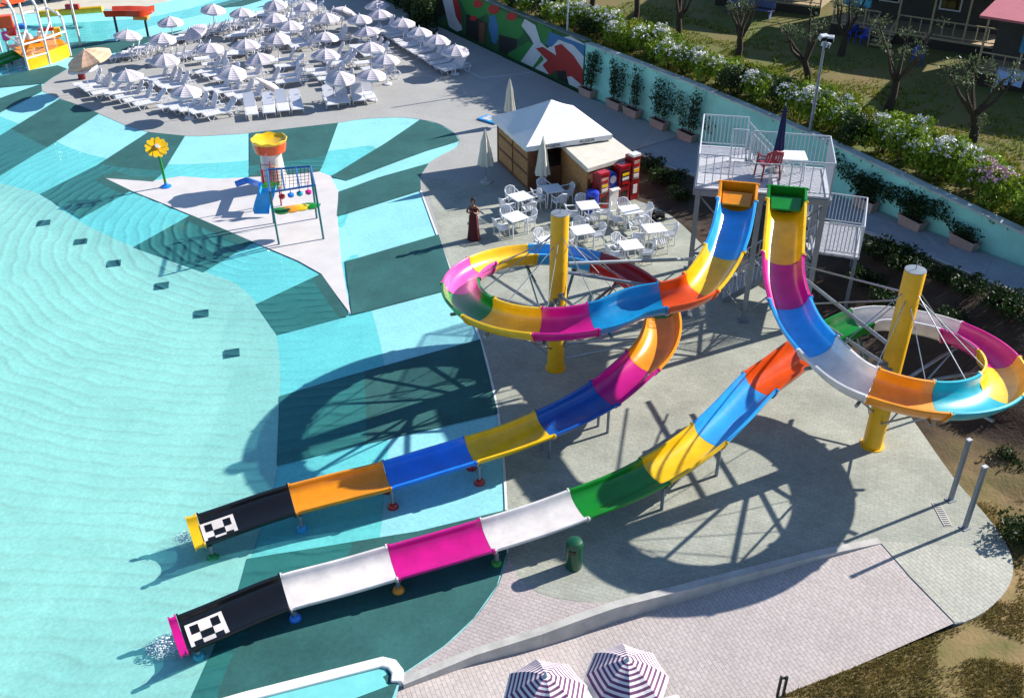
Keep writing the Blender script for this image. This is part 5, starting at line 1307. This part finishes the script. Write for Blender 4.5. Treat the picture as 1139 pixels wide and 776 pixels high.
# floodlight mast and white pole
p=at(900,150,2.5); t=thing('floodlight_mast','tall grey floodlight mast with white lamp heads rising from the hedge','floodlight',p)
b=MB(); b.tube([(0,0,-.2),(0,0,4.05)],[.075,.05],10); b.build('mast',M_grey,t,world=False,smooth=True)
for k,(dx,dy,dz,a) in enumerate(((-.12,-.1,4.1,.4),(.14,-.08,4.05,-.3),(.1,.12,3.75,2.))):
    b=MB(); b.box((dx,dy,dz),(.34,.2,.22),a,rx=R(20)); l=b.build('lamp_head',M_whitesteel,t,world=False,bevel=.02); b=MB(); b.box((dx,dy-.09,dz-.06),(.26,.03,.15),a,rx=R(20)); b.build('lamp_glass',M_glass,l,world=False)
p=at(631,36,2.7); t=thing('white_post','slim white pole standing on the wall where the mural ends','pole',p); b=MB(); b.tube([(0,0,-.1),(0,0,3.2)],.05,8); b.build('shaft',M_whitesteel,t,world=False,smooth=True); b=MB(); b.box((0,0,.02),(.2,.2,.04)); b.build('foot_plate',M_grey,t,world=False)
# ================================================================ GRASS
def blades(name,fn,n,size,m,seed):
    rnd=random.Random(seed); mb=MB()
    for _ in range(n):
        q=fn(rnd)
        if not q: continue
        x,y,z=q
        for k in range(3):
            a=rnd.uniform(0,6.28); h=size*rnd.uniform(.5,1.4); w=size*.2; dx,dy=math.cos(a),math.sin(a)
            mb.add([(x-dy*w,y+dx*w,z-.02),(x+dy*w,y-dx*w,z-.02),(x+dx*h*.6,y+dy*h*.6,z+h)],[(0,1,2)])
    o=mb.build(name,m); o['kind']='stuff'; tag(o,label=None); return o
Mg1=leafmat('turf_blades','5E5426','96844A'); Mg2=leafmat('lawn_blades','4A6010','8E8A20')
dv_=[Vector(p) for p in vs_d] if 'vs_d' in globals() else None
def corner(r):
    u=r.uniform(860,1139); v=r.uniform(560,776); p=at(u,v,-.1)
    if inside((p.x,p.y),deck) or inside((p.x,p.y),lowpoly): return None
    if noise.noise(Vector((p.x*.9,p.y*.9,0)))<-.35+.3*r.random(): return None
    hit,loc,_,_=DIRT.ray_cast(Vector((p.x,p.y,5)),Vector((0,0,-1)))
    return (loc.x,loc.y,loc.z) if hit else None
DIRT=bpy.data.objects['dirt_slope']
o=blades('turf',corner,45000,.05,Mg1,1); tag(o,'scrubby dry turf in the lower right corner','turf')
def band(r):
    s_=r.uniform(6,48); p,d=along(WP,s_); n_=Vector((-d.y,d.x,0)); p=p+n_*abs(r.gauss(3.2,2.8))
    if noise.noise(Vector((p.x*.6,p.y*.6,3)))<-.15: return None
    return (p.x,p.y,lawnz(p.x,p.y))
o=blades('lawn_grass',band,26000,.13,Mg2,2); tag(o,'bright rough grass along the back of the hedge','grass')
# ================================================================ CHILDREN'S PLAY THINGS ON THE WHITE BEACH
BZ=-.14
def bp_(u,v,z=BZ): return at(u,v,z)
t=thing('flower_sprinkler','yellow flower sprinkler on a green stem at the tip of the white beach','water toy',bp_(185,208))
b=MB(); b.tube([(0,0,0),(-.02,0,1.0),(-.05,-.02,1.85)],[.06,.055,.05],10); b.build('stem',PL['green'],t,world=False,smooth=True)
b=MB(); b.lathe([(.24,0),(.22,.06),(.10,.10),(.06,.22)],(0,0,0),16); b.build('base',PL['blue'],t,world=False,smooth=True)
hd=Matrix.Translation((-.05,-.06,1.85))@Matrix.Rotation(R(38),4,'X')@Matrix.Rotation(R(14),4,'Y')
for k in range(12):
    b=MB(); a=2*math.pi*k/12; vs=[];fs=[]
    n=10
    for j in range(n):
        f_=2*math.pi*j/n; x=.31+.19*math.cos(f_); y=.115*math.sin(f_)
        for z in(-.03,.03): vs.append(hd@Vector((x*math.cos(a)-y*math.sin(a),x*math.sin(a)+y*math.cos(a),z+(.02 if k%2 else 0)+.06*(x-.3))))
    fs=[(2*j,2*((j+1)%n),2*((j+1)%n)+1,2*j+1) for j in range(n)]+[tuple(2*j for j in range(n))[::-1],tuple(2*j+1 for j in range(n))]
    b.add(vs,fs).build('petal',PL['yellow'],t,world=False)
b=MB(); b.lathe([(0,-.05),(.15,-.04),(.15,.06),(.08,.12),(0,.13)],(0,0,0),16); b.v=[tuple(hd@Vector(q)) for q in b.v]; b.build('flower_centre',PL['amber'],t,world=False,smooth=True)
b=MB(); b.tube([hd@Vector((0,0,.1)),hd@Vector((.05,-.08,.32))],[.05,.09],8); b.build('spout',PL['white'],t,world=False)
t=thing('toadstool_fountain','white toadstool tower with a scalloped yellow and orange bucket top','water toy',bp_(306,206))
b=MB(); b.lathe([(.62,0),(.58,.3),(.50,.9),(.46,1.4),(.50,1.62)],(0,0,0),24); col_=b.build('column',plastic('cream_plastic','C9BEB4'),t,world=False,smooth=True)
b=MB(); b.box((.12,-.52,.75),(.28,.1,.7)); b.build('service_panel',mat('panel_beige','B08A6A',rough=.6),col_,world=False,bevel=.02)
b=MB()
for s_ in(-.2,.2): b.tube([(s_-.15,-.72,0),(s_-.15,-.6,1.35)],.02,6)
for k in range(5): b.tube([(-.35,-.70+.02*k,.2+.25*k),(.05,-.70+.02*k,.2+.25*k)],.016,6)
b.build('ladder',PL['red'],t,world=False)
b=MB(); b.lathe([(.52,1.56),(.66,1.62),(.71,1.85),(.73,2.06),(.68,2.06),(.62,1.84),(0,1.82)],(0,0,0),28); b.build('bucket',PL['orange'],t,world=False,smooth=True)
b=MB(); n=32; vs=[];fs=[]
for k in range(n):
    a=2*math.pi*k/n; w=.035*math.sin(a*8)
    for r,z in((.735,2.05),(.79,2.16+w),(.75,2.18+w),(.62,2.06),(.0,1.98)): vs.append((r*math.cos(a),r*math.sin(a),z))
for k in range(n):
    for j in range(4): fs.append((k*5+j,((k+1)%n)*5+j,((k+1)%n)*5+j+1,k*5+j+1))
b.add(vs,fs).build('scalloped_rim',PL['yellow'],t,world=False,smooth=True)
t=thing('climbing_frame','blue post climbing frame with hanging nets beside the white toadstool tower','climbing frame',bp_(335,268))
ZF=2.1; F4=[bp_(310.5,272),bp_(360,266),bp_(352.5,243)]; F4.append(F4[0]+F4[2]-F4[1])
top4=[bp_(300,214,ZF),bp_(350,206,ZF),bp_(345,185,ZF),bp_(297,189,ZF)]
M_bp=plastic('frame_blue_paint','14508C'); M_gp=plastic('frame_green_paint','1E6A6A')
for a,c in zip(F4,top4):
    b=MB(); b.tube([a,a.lerp(c,.9),c],.045,8); b.build('post',M_gp,t,smooth=True)
b=MB()
for k in range(4): b.tube([top4[k],top4[(k+1)%4]],.045,8)
for f_ in(.33,.66): b.tube([top4[0].lerp(top4[1],f_),top4[3].lerp(top4[2],f_)],.035,8)
b.build('top_rail',M_bp,t,smooth=True)
b=MB()
for k in range(11):
    a,c=top4[3].lerp(top4[2],.05+.09*k),top4[3].lerp(top4[2],.05+.09*k); c=c+Vector((0,-.25,-.75)); b.tube([a,c],.011,4)
for j in range(6):
    a,c=top4[3]+Vector((.05,-.04*j,-.12*j)),top4[2]+Vector((-.05,-.04*j,-.12*j)); b.tube([a,c],.010,4)
b.build('climbing_net',mat('purple_rope','6A4A6A',rough=.9),t)
b=MB()
for k in range(11):
    a=top4[3].lerp(top4[0],.06+.085*k); b.tube([a,a+Vector((.05,0,-.7))],.011,4)
b.build('side_net',MATS['purple_rope'],t)
for k,cn in enumerate(('green','amber','yellow','green')):
    a=top4[0].lerp(top4[1],.12+.22*k)+Vector((0,.6,-1.15)); b=MB(); b.lathe([(.0,0),(.34,.02),(.4,.1),(.28,.14),(0,.12)],tuple(a),12,sy=.7,wob=lambda q:1+.12*math.sin(q*1.57)); b.build('leaf_step',PL[cn],t,smooth=True)
for k,cn in enumerate(('red','blue','teal','magenta')):
    a=top4[0].lerp(top4[1],.18+.2*k)+Vector((0,.5,-.45)); b=MB(); b.lathe([(0,-.13),(.12,-.05),(.13,.05),(0,.13)],tuple(a),10); b.tube([a+Vector((0,0,.1)),a+Vector((0,0,.45))],.015,5); b.build('hanging_toy',PL[cn],t,smooth=True)
t=thing('small_slide','small blue slide coming down from the climbing frame','slide',bp_(292,238))
b=MB(); pts=[bp_(299,209,.95),bp_(297,216,.75),bp_(293,228,.3),bp_(291,237,.02)]; pr=[(-.30,.16),(-.27,0),(.27,0),(.30,.16),(.34,.16),(.31,-.04),(-.31,-.04),(-.34,.16)]
vs=[];fs=[]
for p in pts:
    for x,z in pr: vs.append(p+Vector((x,0,z)))
for i in range(3):
    for k in range(8): fs.append((i*8+k,i*8+(k+1)%8,i*8+8+(k+1)%8,i*8+8+k))
b.add(vs,fs).build('chute',PL['skyblue'],t,smooth=True)
b=MB(); c=bp_(299,209,.9); b.box((c.x,c.y+.35,.85),(.7,.6,.08)); b.build('start_platform',PL['green'],t)
for s_ in(-.3,.3): b=MB(); b.tube([(c.x+s_,c.y+.5,BZ),(c.x+s_,c.y+.5,1.5)],.035,6); b.build('post',PL['red'],t)
b=MB(); q=bp_(270,205,.2); b.tube([q+Vector((-.3,0,0)),q+Vector((.2,.1,.15)),c+Vector((-.4,.3,0))],[.14,.14,.12],8); b.build('side_chute',PL['blue'],t,smooth=True)
# ---- six dark inlet grates in the basin floor
for k,(u,v) in enumerate(((49,248),(90,269),(127,293),(180,318),(224,349),(258,393))):
    p=at(u,v,-.46); z=floorz(p.x,p.y)+.03; p=at(u,v,z); t=thing('inlet_grate','square dark inlet grate under water, %s of six from the far end'%ORD[k],'grate',p,R(15),'inlet grates along the basin step')
    b=MB(); b.box((0,0,.01),(.5,.5,.02)); b.build('grate_frame',mat('grate_blue','0E3A50',rough=.6),t,world=False)
    b=MB()
    for j in range(5): b.box((0,-.18+.09*j,.024),(.42,.05,.01))
    b.build('slot_rows',mat('grate_slots','0A2838',rough=.6),t,world=False)
# ================================================================ PLAY FRAME AND SLIDE AT THE FAR POOL
def pz(u,v): p=at(u,v,-.2); return at(u,v,max(floorz(p.x,p.y),-.2))
t=thing('water_playground','white pipe play frame with yellow walls and an orange roof at the left edge','play structure',pz(45,72))
M_wpipe=plastic('white_pipe_paint','D8D4D0')
fl_=[pz(32,79),pz(56,72),pz(79,63),pz(12,66),pz(36,60),pz(62,52),pz(90,51),pz(2,58)]
for k,(ub,q) in enumerate(zip(fl_,((0,0,4.),(0,0,4.),(0,0,2.6),(0,0,2.),(0,0,4.2),(0,0,4.2),(0,0,4.5),(0,0,3.)))):
    b=MB(); top_=ub+Vector((0,0,q[2])); b.tube([ub,ub+Vector((0,0,q[2]*.85)),top_+Vector((-.35,.25,0))],.075,8); b.build('mast_pipe',M_wpipe,t,smooth=True)
b=MB()
for a,c,z in((0,1,1.5),(1,2,1.5),(3,0,1.5),(0,4,1.5),(1,5,1.5),(3,4,1.3),(4,5,2.4),(0,1,.7),(4,5,3.8),(2,5,2.4)): b.tube([fl_[a]+Vector((0,0,z)),fl_[c]+Vector((0,0,z))],.06,7)
b.build('cross_pipe',M_wpipe,t,smooth=True)
for a,c in((0,1),(1,2)):
    b=MB(); b.bar(fl_[a]+Vector((0,0,.4)),fl_[c]+Vector((0,0,.4)),.06,.75); b.build('yellow_wall',PL['yellow'],t)
b=MB(); b.prism([tuple(fl_[k][:2]) for k in(0,2,5,3)],.55,.62); b.build('platform',PL['amber'],t)
b=MB(); q=fl_[4]; vs=[fl_[0]+Vector((-.6,-.3,3.7)),fl_[1]+Vector((-.4,-.3,3.7)),fl_[5]+Vector((-.6,0,3.9)),fl_[4]+Vector((-.8,0,3.9)),(fl_[0]+fl_[5])/2+Vector((-.5,0,4.5))]
b.add(vs,[(0,1,4),(1,2,4),(2,3,4),(3,0,4),(0,3,2,1)]); b.build('orange_roof',PL['orange'],t)
b=MB(); vs=[]
q=pz(10,72); pts=[q+Vector((1.2,.8,.7)),q+Vector((.2,.2,.4)),q+Vector((-1.0,-.4,.05))]; vs=[];fs=[]
for p in pts:
    for x,z in pr: vs.append(p+Vector((x*1.6,-x*.9,z)))
for i in range(2):
    for k in range(8): fs.append((i*8+k,i*8+(k+1)%8,i*8+8+(k+1)%8,i*8+8+k))
b.add(vs,fs).build('green_chute',PL['green'],t)
for k,(u,v,z,cn,sz) in enumerate(((5,24,2.2,'orange',(.9,.5,.7)),(12,32,1.6,'red',(.5,.4,.8)),(52,33,1.2,'red',(1.0,.2,.2)),(64,36,1.,'yellow',(.4,.3,.6)),(20,30,1.5,'blue',(.8,.4,.3)),(36,44,.8,'amber',(1.2,.6,.2)),(6,40,1.2,'pink',(.4,.4,.5)))):
    p=at(u,v,z); b=MB(); b.box(tuple(p),sz,.4); b.build('play_panel',PL[cn],t,bevel=.06)
for k in range(3):
    p=pz(26+12*k,66-3*k); b=MB(); b.lathe([(.2,.6),(.22,.9),(.12,1.15),(0,1.2)],(p.x,p.y,0),10); b.build('spray_cannon',PL['white'],t,smooth=True)
t=thing('raised_slide','short orange water chute on dark legs standing in the far pool','slide',pz(145,36))
pc=[at(121,16,1.6),at(140,15.5,1.5),at(160,16,1.35),at(168,14.5,1.3)]; b=MB(); vs=[];fs=[]
P8=[(-.55,.34),(-.42,.02),(.42,.02),(.55,.34),(.62,.34),(.48,-.06),(-.48,-.06),(-.62,.34)]
for p in pc:
    for y,z in P8: vs.append(p+Vector((y*.15,y,z)))
for i in range(3):
    for k in range(8): fs.append((i*8+k,i*8+(k+1)%8,i*8+8+(k+1)%8,i*8+8+k))
b.add(vs,fs); b.build('chute',plastic('brick_orange_plastic','B83A14'),t,smooth=True)
for p in(pc[0]+Vector((.3,0,0)),pc[2]): b=MB(); b.tube([(p.x,p.y,-.4),(p.x,p.y,p.z)],.08,8); b.build('leg',M_dk,t)
b=MB(); p=pc[2]; b.box((p.x-.2,p.y,p.z-.2),(.9,.5,.22)); b.build('under_panel',PL['amber'],t)
t=thing('yellow_float','yellow and red inflatable see-saw in the far pool','inflatable',pz(80,18))
b=MB(); q=at(80,13,.7); b.tube([q+Vector((-2.3,0,-.2)),q,q+Vector((2.0,.2,.1))],.22,10); b.build('float_body',PL['yellow'],t,smooth=True)
b=MB(); b.box(tuple(q+Vector((.1,0,.3))),(.9,.3,.35)); b.build('seat',PL['red'],t,bevel=.05)
b=MB(); b.tube([(q.x,q.y,-.5),(q.x,q.y,q.z)],.09,8); b.build('stand',M_dk,t)
# ---- splashing water where the slides meet the pool
def splash(u,v,seed,n,rx,ry,label):
    rnd=random.Random(seed); mb=MB(); c=at(u,v,WATER_Z)
    for _ in range(n):
        r=rnd.random()**.6; a=rnd.uniform(0,6.28); x,y=rx*r*math.cos(a),ry*r*math.sin(a); s=rnd.uniform(.006,.022)*(1.3-r); z=rnd.random()**3*.3*(1-r)+.004
        mb.lathe([(0,-s*.6),(s,-s*.2),(s*.9,s*.2),(0,s*.6)],(c.x+x,c.y+y,c.z+z),5,sx=rnd.uniform(.7,2.4),sy=rnd.uniform(.6,1.2),rz=a)
    o=mb.build('water_splash',mat('white_foam','E4ECEC',rough=.5),smooth=True); o['kind']='stuff'; tag(o,label)
splash(187,718,1,900,.5,.4,'white splash at the end of the magenta tipped slide')
splash(206,600,2,350,.35,.3,'small splash at the yellow tipped end of the other slide')
